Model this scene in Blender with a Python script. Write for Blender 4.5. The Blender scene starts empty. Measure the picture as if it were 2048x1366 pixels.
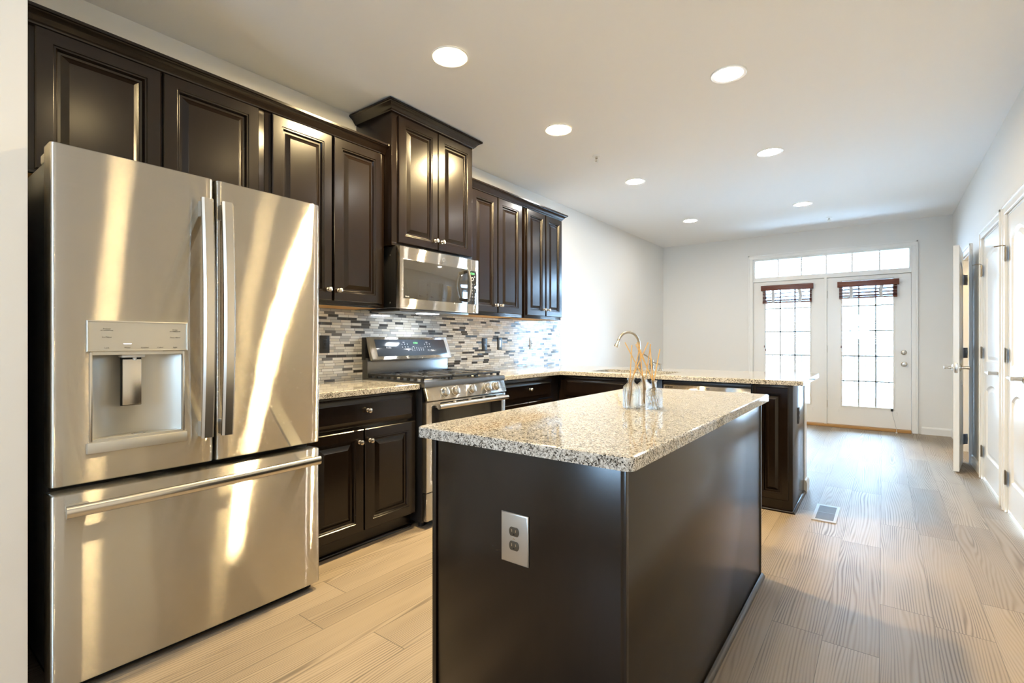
import bpy, bmesh, math, random
from mathutils import Vector, Matrix

S = bpy.context.scene
C = S.collection
PI = math.pi

# ------------------------------------------------------------------ camera, world, exposure
cam_d = bpy.data.cameras.new('camera')
cam = bpy.data.objects.new('camera', cam_d)
C.objects.link(cam)
cam.location = (0, 0, 1.17544)
cam.rotation_euler = (PI / 2, 0, 0.64267)
cam_d.sensor_width = 36
cam_d.sensor_fit = 'HORIZONTAL'
cam_d.lens = 990.49 / 2048 * 36
cam_d.clip_start = 0.02
S.camera = cam

S.view_settings.view_transform = 'Standard'
S.view_settings.look = 'None'
S.view_settings.gamma = 1
S.view_settings.use_curve_mapping = False
S.view_settings.exposure = 1.05
S.cycles.use_denoising = True
S.cycles.max_bounces = 9
S.cycles.diffuse_bounces = 5
S.cycles.glossy_bounces = 5
S.cycles.transmission_bounces = 8
S.cycles.transparent_max_bounces = 12
S.cycles.sample_clamp_indirect = 8
S.cycles.caustics_reflective = False
S.cycles.caustics_refractive = False

W = bpy.data.worlds.new('overcast_sky')
S.world = W
W.use_nodes = True
bg = W.node_tree.nodes['Background']
bg.inputs[0].default_value = (0.46, 0.70, 1.0, 1)
bg.inputs[1].default_value = 27.0


def portal(name, loc, rot, sx, sy):
    l = bpy.data.lights.new(name, 'AREA')
    l.shape = 'RECTANGLE'
    l.size, l.size_y = sx, sy
    l.cycles.is_portal = True
    o = bpy.data.objects.new(name, l)
    C.objects.link(o)
    o.location = loc
    o.rotation_euler = rot


portal('patio_daylight', (-0.64, 8.33, 1.2), (-PI / 2, 0, 0), 1.9, 2.4)
portal('front_daylight', (-0.85, -3.36, 1.65), (PI / 2, 0, 0), 1.1, 0.9)

LAMP_WARM = (1.0, 0.75, 0.39)
LAMP_SOFT = (1.0, 0.96, 0.90)

# ------------------------------------------------------------------ materials
MATS = {}


def newmat(name):
    m = bpy.data.materials.new(name)
    m.use_nodes = True
    MATS[name] = m
    nt = m.node_tree
    return m, nt, nt.nodes['Principled BSDF']


def principled(name, col, rough=0.5, metal=0.0, coat=0.0, spec=0.5, bump=0.0, bscale=200.0):
    m, nt, b = newmat(name)
    b.inputs['Base Color'].default_value = (*col, 1)
    b.inputs['Roughness'].default_value = rough
    b.inputs['Metallic'].default_value = metal
    b.inputs['Coat Weight'].default_value = coat
    b.inputs['Specular IOR Level'].default_value = spec
    if bump:
        g = nt.nodes.new('ShaderNodeNewGeometry')
        n = nt.nodes.new('ShaderNodeTexNoise')
        n.inputs['Scale'].default_value = bscale
        nt.links.new(g.outputs['Position'], n.inputs['Vector'])
        bp = nt.nodes.new('ShaderNodeBump')
        bp.inputs['Strength'].default_value = bump
        bp.inputs['Distance'].default_value = 0.002
        nt.links.new(n.outputs[0], bp.inputs['Height'])
        nt.links.new(bp.outputs[0], b.inputs['Normal'])
    return m


class NT:
    """small node-graph helper"""
    def __init__(s, nt):
        s.nt = nt

    def n(s, t, **kw):
        o = s.nt.nodes.new(t)
        for k, v in kw.items():
            setattr(o, k, v)
        return o

    def l(s, a, b):
        s.nt.links.new(a, b)

    def math(s, op, a, b=None, c=None):
        o = s.n('ShaderNodeMath', operation=op)
        for i, v in enumerate((a, b, c)):
            if v is None:
                continue
            if isinstance(v, (int, float)):
                o.inputs[i].default_value = v
            else:
                s.l(v, o.inputs[i])
        return o.outputs[0]

    def comb(s, x, y, z):
        o = s.n('ShaderNodeCombineXYZ')
        for i, v in enumerate((x, y, z)):
            if isinstance(v, (int, float)):
                o.inputs[i].default_value = v
            else:
                s.l(v, o.inputs[i])
        return o.outputs[0]

    def pos(s):
        g = s.n('ShaderNodeNewGeometry')
        x = s.n('ShaderNodeSeparateXYZ')
        s.l(g.outputs['Position'], x.inputs[0])
        return x.outputs[0], x.outputs[1], x.outputs[2], g.outputs['Position']

    def ramp(s, fac, stops, interp='LINEAR'):
        r = s.n('ShaderNodeValToRGB')
        r.color_ramp.interpolation = interp
        e = r.color_ramp.elements
        while len(e) < len(stops):
            e.new(0.5)
        for i, (p, c) in enumerate(stops):
            e[i].position = p
            e[i].color = (*c, 1)
        s.l(fac, r.inputs[0])
        return r.outputs[0]

    def mix(s, fac, a, b, mode='MIX'):
        o = s.n('ShaderNodeMix', data_type='RGBA', blend_type=mode)
        for i, v in ((0, fac), (6, a), (7, b)):
            if isinstance(v, (int, float)):
                o.inputs[i].default_value = v
            elif isinstance(v, tuple):
                o.inputs[i].default_value = (*v, 1)
            else:
                s.l(v, o.inputs[i])
        return o.outputs[2]

    def noise(s, vec, scale, detail=3, rough=0.5, dist=0.0):
        o = s.n('ShaderNodeTexNoise')
        o.inputs['Scale'].default_value = scale
        o.inputs['Detail'].default_value = detail
        o.inputs['Roughness'].default_value = rough
        o.inputs['Distortion'].default_value = dist
        s.l(vec, o.inputs['Vector'])
        return o.outputs[0]

    def white(s, vec):
        o = s.n('ShaderNodeTexWhiteNoise', noise_dimensions='3D')
        s.l(vec, o.inputs['Vector'])
        return o.outputs['Value']

    def bump(s, h, strength, dist=0.002):
        o = s.n('ShaderNodeBump')
        o.inputs['Strength'].default_value = strength
        o.inputs['Distance'].default_value = dist
        s.l(h, o.inputs['Height'])
        return o.outputs[0]


wall_m = principled('wall_paint', (0.77, 0.765, 0.74), 0.6, spec=0.25, bump=0.05, bscale=350)
ceil_m = principled('ceiling_paint', (0.88, 0.88, 0.875), 0.75, spec=0.2)
white_m = principled('white_trim_paint', (0.80, 0.80, 0.78), 0.28)
black_m = principled('black_plastic', (0.012, 0.012, 0.013), 0.35)
rubber_m = principled('matte_black', (0.006, 0.006, 0.006), 0.8)
iron_m = principled('cast_iron', (0.02, 0.021, 0.024), 0.42, spec=0.6, bump=0.15, bscale=900)
nickel_m = principled('satin_nickel', (0.62, 0.58, 0.52), 0.27, 1.0)
bronze_m = principled('antique_nickel', (0.40, 0.36, 0.30), 0.3, 1.0)
dsteel_m = principled('dark_steel', (0.20, 0.20, 0.20), 0.3, 1.0)
fside_m = principled('fridge_side_grey', (0.10, 0.105, 0.11), 0.42, 0.3)
maple_m = principled('raw_maple', (0.58, 0.33, 0.11), 0.55)
blind_m = principled('mahogany_slat', (0.13, 0.035, 0.02), 0.35)
tape_m = principled('grey_cloth_tape', (0.55, 0.56, 0.58), 0.9)
reed_m = principled('rattan', (0.72, 0.44, 0.16), 0.7)
brassd_m = principled('oak_threshold', (0.42, 0.22, 0.07), 0.45)
text_m = principled('grey_print', (0.12, 0.11, 0.09), 0.6)
wtext_m = principled('white_print', (0.85, 0.88, 0.92), 0.5)
outb_m = principled('outlet_brown', (0.055, 0.045, 0.03), 0.4)
outp_m = principled('steel_wall_plate', (0.46, 0.45, 0.43), 0.38, 0.85)
blk_gl = principled('black_glass', (0.012, 0.013, 0.015), 0.04, spec=0.8)
slate_gl = principled('slate_glass', (0.06, 0.075, 0.095), 0.12, spec=0.7)
mw_gl = principled('oven_window_glass', (0.03, 0.03, 0.03), 0.05, spec=1.0)
vent_m = principled('bronze_vent', (0.10, 0.078, 0.055), 0.55)
deck_m = principled('balcony_deck', (0.6, 0.6, 0.6), 0.7)
rail_m = principled('white_rail', (0.8, 0.8, 0.8), 0.4)
balu_m = principled('grey_baluster', (0.09, 0.10, 0.13), 0.4)
siding_m = principled('pale_siding', (0.78, 0.80, 0.82), 0.7)
ext_trim = principled('exterior_trim', (0.85, 0.85, 0.85), 0.6)
ext_win = principled('far_window', (0.12, 0.14, 0.18), 0.15)
pave_m = principled('pale_pavement', (0.55, 0.55, 0.54), 0.8)
awn_m = principled('sand_awning', (0.62, 0.52, 0.38), 0.8)
liquid_m = principled('oil', (0.75, 0.62, 0.25), 0.1)


def emit(name, col, strength):
    m, nt, b = newmat(name)
    nt.nodes.remove(b)
    e = nt.nodes.new('ShaderNodeEmission')
    e.inputs[0].default_value = (*col, 1)
    e.inputs[1].default_value = strength
    nt.links.new(e.outputs[0], nt.nodes['Material Output'].inputs[0])
    return m


led_m = emit('green_display_digits', (0.25, 1.0, 0.3), 1.2)
barled_m = emit('white_indicator', (0.9, 0.9, 1.0), 1.5)


def espresso():
    m, nt, b = newmat('espresso_wood')
    g = NT(nt)
    x, y, z, p = g.pos()
    v = g.comb(g.math('MULTIPLY', x, 90), g.math('MULTIPLY', y, 90), g.math('MULTIPLY', z, 5))
    n = g.noise(v, 1.0, 4, 0.6, 0.3)
    col = g.ramp(n, [(0.3, (0.0050, 0.0028, 0.0018)), (0.75, (0.0115, 0.0064, 0.0040))])
    g.l(col, b.inputs['Base Color'])
    b.inputs['Roughness'].default_value = 0.22
    b.inputs['Specular IOR Level'].default_value = 0.44
    g.l(g.bump(n, 0.02, 0.001), b.inputs['Normal'])
    return m


wood_m = espresso()


def brushed(name, col, rough, spread):
    """steel brushed along the horizontal: the scratches tilt the normal up and down only"""
    m, nt, b = newmat(name)
    g = NT(nt)
    x, y, z, p = g.pos()
    b.inputs['Base Color'].default_value = (*col, 1)
    b.inputs['Metallic'].default_value = 1
    v = g.comb(g.math('MULTIPLY', x, 6), g.math('MULTIPLY', y, 6), g.math('MULTIPLY', z, 420))
    n = g.noise(v, 1.0, 2, 0.5)
    g.l(g.math('MULTIPLY_ADD', n, 0.08, rough - 0.04), b.inputs['Roughness'])
    wob = g.noise(g.comb(g.math('MULTIPLY', x, 3), g.math('MULTIPLY', y, 5), g.math('MULTIPLY', z, 2.2)), 1.0, 1)
    wb = g.n('ShaderNodeBump')
    wb.inputs['Strength'].default_value = 0.07
    wb.inputs['Distance'].default_value = 0.02
    g.l(wob, wb.inputs['Height'])
    sc = g.n('ShaderNodeVectorMath', operation='SCALE')
    sc.inputs[3].default_value = 7919.0
    g.l(p, sc.inputs[0])
    w1 = g.n('ShaderNodeTexWhiteNoise', noise_dimensions='3D')
    g.l(sc.outputs[0], w1.inputs['Vector'])
    sp = g.n('ShaderNodeSeparateColor')
    g.l(w1.outputs['Color'], sp.inputs[0])
    s2 = g.math('SUBTRACT', g.math('ADD', sp.outputs[0], sp.outputs[1]), 1.0)
    ad = g.n('ShaderNodeVectorMath', operation='ADD')
    g.l(wb.outputs[0], ad.inputs[0])
    g.l(g.comb(0.0, 0.0, g.math('MULTIPLY', s2, spread)), ad.inputs[1])
    nm = g.n('ShaderNodeVectorMath', operation='NORMALIZE')
    g.l(ad.outputs[0], nm.inputs[0])
    g.l(nm.outputs[0], b.inputs['Normal'])
    return m


steel_m = brushed('brushed_steel', (0.60, 0.575, 0.52), 0.07, 1.5)
steelv_m = principled('satin_steel', (0.64, 0.62, 0.58), 0.25, 1.0)
panel_m = principled('silver_panel', (0.55, 0.53, 0.47), 0.4, 0.6)


def granite():
    m, nt, b = newmat('speckled_granite')
    g = NT(nt)
    x, y, z, p = g.pos()
    vo = g.n('ShaderNodeTexVoronoi')
    vo.inputs['Scale'].default_value = 300
    w = g.n('ShaderNodeVectorMath', operation='ADD')
    nz = g.n('ShaderNodeTexNoise')
    nz.inputs['Scale'].default_value = 120
    g.l(p, nz.inputs['Vector'])
    sc = g.n('ShaderNodeVectorMath', operation='SCALE')
    sc.inputs[3].default_value = 0.008
    g.l(nz.outputs['Color'], sc.inputs[0])
    g.l(p, w.inputs[0])
    g.l(sc.outputs[0], w.inputs[1])
    g.l(w.outputs[0], vo.inputs['Vector'])
    sep = g.n('ShaderNodeSeparateColor')
    g.l(vo.outputs['Color'], sep.inputs[0])
    big = g.noise(p, 45, 2)
    f = g.math('ADD', sep.outputs[0], g.math('MULTIPLY', g.math('SUBTRACT', big, 0.5), 0.7))
    col = g.ramp(f, [(0.0, (0.015, 0.014, 0.013)), (0.07, (0.06, 0.055, 0.05)), (0.15, (0.20, 0.185, 0.165)),
                     (0.30, (0.35, 0.33, 0.295)), (0.48, (0.50, 0.48, 0.44)), (0.8, (0.63, 0.615, 0.58))], 'CONSTANT')
    g.l(col, b.inputs['Base Color'])
    b.inputs['Roughness'].default_value = 0.06
    b.inputs['Specular IOR Level'].default_value = 0.6
    return m


granite_m = granite()


def tile():
    m, nt, b = newmat('linear_mosaic_tile')
    g = NT(nt)
    x, y, z, p = g.pos()
    ph, pw = 0.0181, 0.0775
    zr = g.math('DIVIDE', z, ph)
    row = g.math('FLOOR', zr)
    sh = g.white(g.comb(row, 3.7, 1.3))
    sh = g.math('DIVIDE', g.math('FLOOR', g.math('MULTIPLY', sh, 4)), 4)
    yc = g.math('ADD', g.math('DIVIDE', y, pw), g.math('ADD', sh, g.math('MULTIPLY', row, 0.37)))
    colm = g.math('FLOOR', yc)
    r = g.white(g.comb(row, colm, 0.5))
    col = g.ramp(r, [(0.0, (0.045, 0.043, 0.042)), (0.12, (0.15, 0.15, 0.15)), (0.17, (0.46, 0.46, 0.45)),
                     (0.36, (0.66, 0.63, 0.56)), (0.66, (0.80, 0.79, 0.75))], 'CONSTANT')
    fz = g.math('FRACT', zr)
    fy = g.math('FRACT', yc)
    ez = g.math('MINIMUM', fz, g.math('SUBTRACT', 1.0, fz))
    ey = g.math('MINIMUM', fy, g.math('SUBTRACT', 1.0, fy))
    mz = g.math('GREATER_THAN', ez, 0.055)
    my = g.math('GREATER_THAN', ey, 0.014)
    msk = g.math('MULTIPLY', mz, my)
    g.l(g.mix(msk, (0.16, 0.155, 0.145), col), b.inputs['Base Color'])
    glass = g.math('GREATER_THAN', g.white(g.comb(colm, row, 7.1)), 0.35)
    ro = g.math('SUBTRACT', 0.75, g.math('MULTIPLY', msk, g.math('MULTIPLY_ADD', glass, 0.15, 0.48)))
    g.l(ro, b.inputs['Roughness'])
    tz = g.white(g.comb(row, colm, 9.3))
    hh = g.math('ADD', msk, g.math('MULTIPLY', g.math('MULTIPLY', tz, fz), 0.25))
    g.l(g.bump(hh, 0.25, 0.002), b.inputs['Normal'])
    return m


tile_m = tile()


def planks():
    m, nt, b = newmat('vinyl_oak_planks')
    g = NT(nt)
    x, y, z, p = g.pos()
    pw, pl = 0.182, 1.22
    xr = g.math('DIVIDE', g.math('ADD', x, 20.03), pw)
    row = g.math('FLOOR', xr)
    yr = g.math('ADD', g.math('DIVIDE', y, pl), g.math('MULTIPLY', g.white(g.comb(row, 1.7, 4.1)), 7.0))
    cid = g.math('FLOOR', yr)
    tone = g.white(g.comb(row, cid, 2.2))
    off = g.math('MULTIPLY', tone, 37.0)
    # long cathedral grain along y
    gv = g.comb(g.math('ADD', g.math('MULTIPLY', x, 7.0), off), g.math('ADD', g.math('MULTIPLY', y, 0.55), off), off)
    warp = g.noise(gv, 1.0, 2, 0.45, 0.25)
    rings = g.math('SINE', g.math('ADD', g.math('MULTIPLY', warp, 90.0), g.math('MULTIPLY', x, 600.0)))
    rings = g.math('MULTIPLY_ADD', rings, 0.5, 0.5)
    fine = g.noise(g.comb(g.math('MULTIPLY', x, 340), g.math('MULTIPLY', y, 9), off), 1.0, 3, 0.6)
    patch = g.noise(g.comb(g.math('ADD', g.math('MULTIPLY', x, 11), off), g.math('MULTIPLY', y, 1.3), off), 1.0, 2)
    base = g.ramp(tone, [(0.0, (0.25, 0.195, 0.138)), (0.5, (0.30, 0.237, 0.168)), (1.0, (0.355, 0.282, 0.202))])
    pk = g.math('MAXIMUM', g.math('MULTIPLY_ADD', patch, 2.6, -0.80), 0.22)
    gr = g.math('MINIMUM', g.math('MULTIPLY', g.math('MULTIPLY', g.math('POWER', rings, 2.0), pk), g.math('MULTIPLY_ADD', fine, 1.7, 0.15)), 0.9)
    c1 = g.mix(gr, base, (0.075, 0.055, 0.038))
    c2 = g.mix(g.math('MULTIPLY', fine, 0.30), c1, (0.46, 0.375, 0.285))
    fx = g.math('FRACT', xr)
    fy = g.math('FRACT', yr)
    ex = g.math('MINIMUM', fx, g.math('SUBTRACT', 1.0, fx))
    ey = g.math('MINIMUM', fy, g.math('SUBTRACT', 1.0, fy))
    seam = g.math('MULTIPLY', g.math('GREATER_THAN', ex, 0.005), g.math('GREATER_THAN', ey, 0.0015))
    c3 = g.mix(seam, (0.13, 0.105, 0.08), c2)
    g.l(c3, b.inputs['Base Color'])
    g.l(g.math('MULTIPLY_ADD', rings, 0.10, 0.46), b.inputs['Roughness'])
    b.inputs['Specular IOR Level'].default_value = 0.42
    hh = g.math('ADD', g.math('MULTIPLY', rings, 0.35), g.math('ADD', g.math('MULTIPLY', fine, 0.7), seam))
    g.l(g.bump(hh, 0.28, 0.0012), b.inputs['Normal'])
    return m


floor_m = planks()


def brick():
    m, nt, b = newmat('tan_brick')
    g = NT(nt)
    x, y, z, p = g.pos()
    t = g.n('ShaderNodeTexBrick')
    t.inputs['Scale'].default_value = 1
    t.inputs['Brick Width'].default_value = 0.4
    t.inputs['Row Height'].default_value = 0.16
    t.inputs['Mortar Size'].default_value = 0.012
    t.inputs['Color1'].default_value = (0.36, 0.24, 0.15, 1)
    t.inputs['Color2'].default_value = (0.44, 0.31, 0.2, 1)
    t.inputs['Mortar'].default_value = (0.6, 0.56, 0.5, 1)
    g.l(g.comb(x, z, 0.0), t.inputs['Vector'])
    g.l(t.outputs[0], b.inputs['Base Color'])
    b.inputs['Roughness'].default_value = 0.8
    return m


brick_m = brick()


def pane_glass():
    m, nt, b = newmat('window_glass')
    g = NT(nt)
    nt.nodes.remove(b)
    tr = g.n('ShaderNodeBsdfTransparent')
    tr.inputs[0].default_value = (0.96, 0.98, 0.98, 1)
    gl = g.n('ShaderNodeBsdfGlossy')
    gl.inputs['Roughness'].default_value = 0.01
    fr = g.n('ShaderNodeFresnel')
    fr.inputs[0].default_value = 1.45
    mx = g.n('ShaderNodeMixShader')
    g.l(fr.outputs[0], mx.inputs[0])
    g.l(tr.outputs[0], mx.inputs[1])
    g.l(gl.outputs[0], mx.inputs[2])
    g.l(mx.outputs[0], nt.nodes['Material Output'].inputs[0])
    return m


glass_m = pane_glass()


def bottle_glass(name, bumpy):
    m, nt, b = newmat(name)
    b.inputs['Base Color'].default_value = (1.0, 0.98, 0.90, 1)
    b.inputs['Transmission Weight'].default_value = 1
    b.inputs['Roughness'].default_value = 0.0
    b.inputs['IOR'].default_value = 1.45
    if bumpy:
        g = NT(nt)
        x, y, z, p = g.pos()
        vo = g.n('ShaderNodeTexVoronoi')
        vo.inputs['Scale'].default_value = 120
        g.l(p, vo.inputs['Vector'])
        g.l(g.bump(vo.outputs['Distance'], 0.7, 0.006), b.inputs['Normal'])
    g2 = NT(nt)
    tr = g2.n('ShaderNodeBsdfTransparent')
    mx = g2.n('ShaderNodeMixShader')
    mx.inputs[0].default_value = 0.55
    g2.l(tr.outputs[0], mx.inputs[1])
    g2.l(b.outputs[0], mx.inputs[2])
    g2.l(mx.outputs[0], nt.nodes['Material Output'].inputs[0])
    return m


bglass_m = bottle_glass('clear_bottle_glass', False)
cut_m = bottle_glass('cut_bottle_glass', True)


# ------------------------------------------------------------------ mesh building
class F:
    """local frame: p(u, v, d) = origin + u U + v V + d N"""
    def __init__(s, o, U, V, N=None):
        s.o, s.U, s.V = Vector(o), Vector(U).normalized(), Vector(V).normalized()
        s.N = Vector(N).normalized() if N else s.U.cross(s.V)

    def p(s, u, v, d=0.0):
        return s.o + s.U * u + s.V * v + s.N * d


def FX(x, y0=0, z0=0):
    return F((x, y0, z0), (0, 1, 0), (0, 0, 1))      # faces +x


def FNX(x, y0=0, z0=0):
    return F((x, y0, z0), (0, -1, 0), (0, 0, 1))     # faces -x


def FNY(y, x0=0, z0=0):
    return F((x0, y, z0), (1, 0, 0), (0, 0, 1))      # faces -y


def FZ(z, x0=0, y0=0):
    return F((x0, y0, z), (1, 0, 0), (0, 1, 0))      # faces +z


class MB:
    def __init__(s):
        s.b = bmesh.new()

    def face(s, pts):
        try:
            return s.b.faces.new([s.b.verts.new(p) for p in pts])
        except ValueError:
            return None

    def box(s, x0, x1, y0, y1, z0, z1, bev=0.0, seg=2):
        t = bmesh.new()
        bmesh.ops.create_cube(t, size=1)
        for v in t.verts:
            v.co = Vector(((x0 + x1) / 2 + v.co.x * (x1 - x0), (y0 + y1) / 2 + v.co.y * (y1 - y0),
                           (z0 + z1) / 2 + v.co.z * (z1 - z0)))
        if bev:
            bmesh.ops.bevel(t, geom=t.edges[:], offset=bev, segments=seg, profile=0.5, affect='EDGES')
        s.add(t)
        return s

    def fbox(s, f, u0, u1, v0, v1, d0, d1, bev=0.0, seg=2):
        t = bmesh.new()
        bmesh.ops.create_cube(t, size=1)
        for v in t.verts:
            v.co = Vector(((u0 + u1) / 2 + v.co.x * (u1 - u0), (v0 + v1) / 2 + v.co.y * (v1 - v0),
                           (d0 + d1) / 2 + v.co.z * (d1 - d0)))
        if bev:
            bmesh.ops.bevel(t, geom=t.edges[:], offset=bev, segments=seg, profile=0.5, affect='EDGES')
        for v in t.verts:
            v.co = f.p(v.co.x, v.co.y, v.co.z)
        s.add(t)
        return s

    def add(s, t):
        me = bpy.data.meshes.new('tmp')
        t.to_mesh(me)
        t.free()
        s.b.from_mesh(me)
        bpy.data.meshes.remove(me)

    def lathe(s, f, prof, n=20, cap=True):
        """prof: (radius, distance along f.N)"""
        rings = []
        for r, d in prof:
            rings.append([s.b.verts.new(f.p(r * math.cos(2 * PI * i / n), r * math.sin(2 * PI * i / n), d)) for i in range(n)])
        for a, b in zip(rings, rings[1:]):
            for i in range(n):
                j = (i + 1) % n
                s.b.faces.new((a[i], a[j], b[j], b[i]))
        if cap:
            s.b.faces.new(rings[0][::-1])
            s.b.faces.new(rings[-1])
        return s

    def cyl(s, p0, p1, r0, r1=None, n=12):
        p0, p1 = Vector(p0), Vector(p1)
        N = (p1 - p0).normalized()
        a = Vector((0, 0, 1)) if abs(N.z) < 0.9 else Vector((1, 0, 0))
        U = a.cross(N).normalized()
        f = F(p0, U, N.cross(U), N)
        return s.lathe(f, [(r0, 0), (r0 if r1 is None else r1, (p1 - p0).length)], n)

    def tube(s, pts, r, n=10, flat=None):
        """swept circle (or ellipse: flat=(rx, ry, up)) along pts"""
        pts = [Vector(p) for p in pts]
        rings = []
        up = Vector(flat[2]) if flat else None
        prevU = None
        for i, p in enumerate(pts):
            T = (pts[min(i + 1, len(pts) - 1)] - pts[max(i - 1, 0)]).normalized()
            if up is not None:
                U = up.cross(T).normalized()
            elif prevU is None:
                a = Vector((0, 0, 1)) if abs(T.z) < 0.9 else Vector((1, 0, 0))
                U = a.cross(T).normalized()
            else:
                U = (prevU - T * prevU.dot(T)).normalized()
            prevU = U
            V = T.cross(U)
            ri = r[i] if isinstance(r, (list, tuple)) else r
            ra, rb = (flat[0], flat[1]) if flat else (ri, ri)
            rings.append([s.b.verts.new(p + U * ra * math.cos(2 * PI * k / n) + V * rb * math.sin(2 * PI * k / n)) for k in range(n)])
        for a, b in zip(rings, rings[1:]):
            for i in range(n):
                j = (i + 1) % n
                s.b.faces.new((a[i], a[j], b[j], b[i]))
        s.b.faces.new(rings[0][::-1])
        s.b.faces.new(rings[-1])
        return s

    def rings(s, f, w, h, lst, N=1, cap=True, back=False, u0=0.0, v0=0.0):
        """nested rectangle (or arch-topped) rings: lst of (inset, depth, sag)"""
        rs = []
        for it in lst:
            i, d = it[0], it[1]
            sag = it[2] if len(it) > 2 else 0.0
            pts = [(i, i), (w - i, i)]
            for k in range(N + 1):
                q = k / N
                u = w - i - (w - 2 * i) * q
                pts.append((u, h - i - sag * (2 * q - 1) ** 2))
            rs.append([s.b.verts.new(f.p(u0 + a, v0 + b_, d)) for a, b_ in pts])
        n = len(rs[0])
        for a, b_ in zip(rs, rs[1:]):
            for k in range(n):
                j = (k + 1) % n
                s.b.faces.new((a[k], a[j], b_[j], b_[k]))
        if cap:
            s.b.faces.new(rs[-1])
        if back:
            s.b.faces.new(rs[0][::-1])
        return s

    def slab(s, f, outer, holes, d0, d1, bev=0.0):
        """flat plate in f's uv plane with holes, between depth d0 and d1; outer is counter-clockwise"""
        def off(poly, e):
            out = []
            n = len(poly)
            for i in range(n):
                a, b_, c = Vector(poly[i - 1]), Vector(poly[i]), Vector(poly[(i + 1) % n])
                e1, e2 = (b_ - a).normalized(), (c - b_).normalized()
                n1, n2 = Vector((-e1.y, e1.x)), Vector((-e2.y, e2.x))
                m = n1 + n2
                k = e / max(0.2, (m.dot(n1)))
                out.append((b_.x + m.x * k, b_.y + m.y * k))
            return out

        def cap(d, polys, flip):
            t = bmesh.new()
            es = []
            for pl in polys:
                vs = [t.verts.new((u, v, 0)) for u, v in pl]
                es += [t.edges.new((vs[i - 1], vs[i])) for i in range(len(vs))]
            bmesh.ops.triangle_fill(t, edges=es, use_beauty=True, use_dissolve=False, normal=(0, 0, 1))
            for fc in t.faces:
                if (fc.normal.z < 0) != flip:
                    fc.normal_flip()
            for v in t.verts:
                v.co = f.p(v.co.x, v.co.y, d)
            s.add(t)

        def wall(pl, dd0, pl2, dd1):
            n = len(pl)
            for i in range(n):
                j = (i + 1) % n
                s.face([f.p(*pl[i], dd0), f.p(*pl[j], dd0), f.p(*pl2[j], dd1), f.p(*pl2[i], dd1)])
        inn = off(outer, bev) if bev else outer
        if bev:
            i2 = off(outer, bev * 0.3)
            wall(outer, d0, outer, d1 - bev)
            wall(outer, d1 - bev, i2, d1 - bev * 0.3)
            wall(i2, d1 - bev * 0.3, inn, d1)
        else:
            wall(outer, d0, outer, d1)
        cap(d1, [inn] + holes, False)
        cap(d0, [outer] + holes, True)
        for h in holes:
            wall(h[::-1], d0, h[::-1], d1)
        return s

    def sweep(s, prof, path, close_ends=True):
        """prof (out, up) swept along an open horizontal path; 'out' is to the right of travel"""
        path = [Vector(p) for p in path]
        rows = []
        n = len(path)
        for i, p in enumerate(path):
            d1 = (path[i] - path[i - 1]).normalized() if i > 0 else None
            d2 = (path[i + 1] - path[i]).normalized() if i < n - 1 else None
            d1 = d1 or d2
            d2 = d2 or d1
            n1, n2 = Vector((d1.y, -d1.x, 0)), Vector((d2.y, -d2.x, 0))
            m = (n1 + n2).normalized()
            m = m / max(0.3, m.dot(n1))
            rows.append([s.b.verts.new(p + m * o + Vector((0, 0, u))) for o, u in prof])
        k = len(prof)
        for a, b_ in zip(rows, rows[1:]):
            for i in range(k):
                j = (i + 1) % k
                s.b.faces.new((a[i], b_[i], b_[j], a[j]))
        if close_ends:
            s.b.faces.new(rows[0])
            s.b.faces.new(rows[-1][::-1])
        return s

    def build(s, name, mat, parent=None, smooth=True, ang=35):
        me = bpy.data.meshes.new(name)
        bmesh.ops.remove_doubles(s.b, verts=s.b.verts[:], dist=1e-6)
        bmesh.ops.recalc_face_normals(s.b, faces=s.b.faces[:])
        o = bpy.data.objects.new(name, me)
        base = Vector((0, 0, 0))
        if parent is not None:
            base = root_loc(parent)
            o.parent = parent
        elif s.b.verts:
            xs = [v.co for v in s.b.verts]
            base = Vector((sum(v.x for v in xs) / len(xs), sum(v.y for v in xs) / len(xs), min(v.z for v in xs)))
            o.location = base
        for v in s.b.verts:
            v.co -= base
        s.b.to_mesh(me)
        s.b.free()
        if smooth:
            me.polygons.foreach_set('use_smooth', [True] * len(me.polygons))
            me.set_sharp_from_angle(angle=math.radians(ang))
        me.materials.append(mat)
        C.objects.link(o)
        return o


def root_loc(o):
    while o.parent is not None:
        o = o.parent
    return o.location.copy()


def tag(o, label=None, cat=None, group=None, kind=None):
    if label:
        o['label'] = label
    if cat:
        o['category'] = cat
    if group:
        o['group'] = group
    if kind:
        o['kind'] = kind
    return o


def thing(name, label, cat, loc, group=None, kind=None):
    o = bpy.data.objects.new(name, None)
    o.empty_display_size = 0.05
    o.location = loc
    C.objects.link(o)
    return tag(o, label, cat, group, kind)


def struct(mb, name, mat, label, cat):
    return tag(mb.build(name, mat, smooth=False), label, cat, kind='structure')


def letters(txt, size, f, mat, name, parent, align='CENTER', depth=0.0003, shear=0.0):
    cu = bpy.data.curves.new(name, 'FONT')
    cu.body = txt
    cu.size = size
    cu.align_x = align
    cu.align_y = 'CENTER'
    cu.extrude = depth
    cu.shear = shear
    cu.resolution_u = 2
    t = bpy.data.objects.new('tmp_text', cu)
    C.objects.link(t)
    dg = bpy.context.evaluated_depsgraph_get()
    me = bpy.data.meshes.new_from_object(t.evaluated_get(dg))
    bpy.data.objects.remove(t)
    bpy.data.curves.remove(cu)
    base = root_loc(parent)
    for v in me.vertices:
        v.co = f.p(v.co.x, v.co.y, v.co.z + depth) - base
    me.materials.clear()
    me.materials.append(mat)
    me.name = name
    o = bpy.data.objects.new(name, me)
    o.parent = parent
    C.objects.link(o)
    return o


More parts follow.
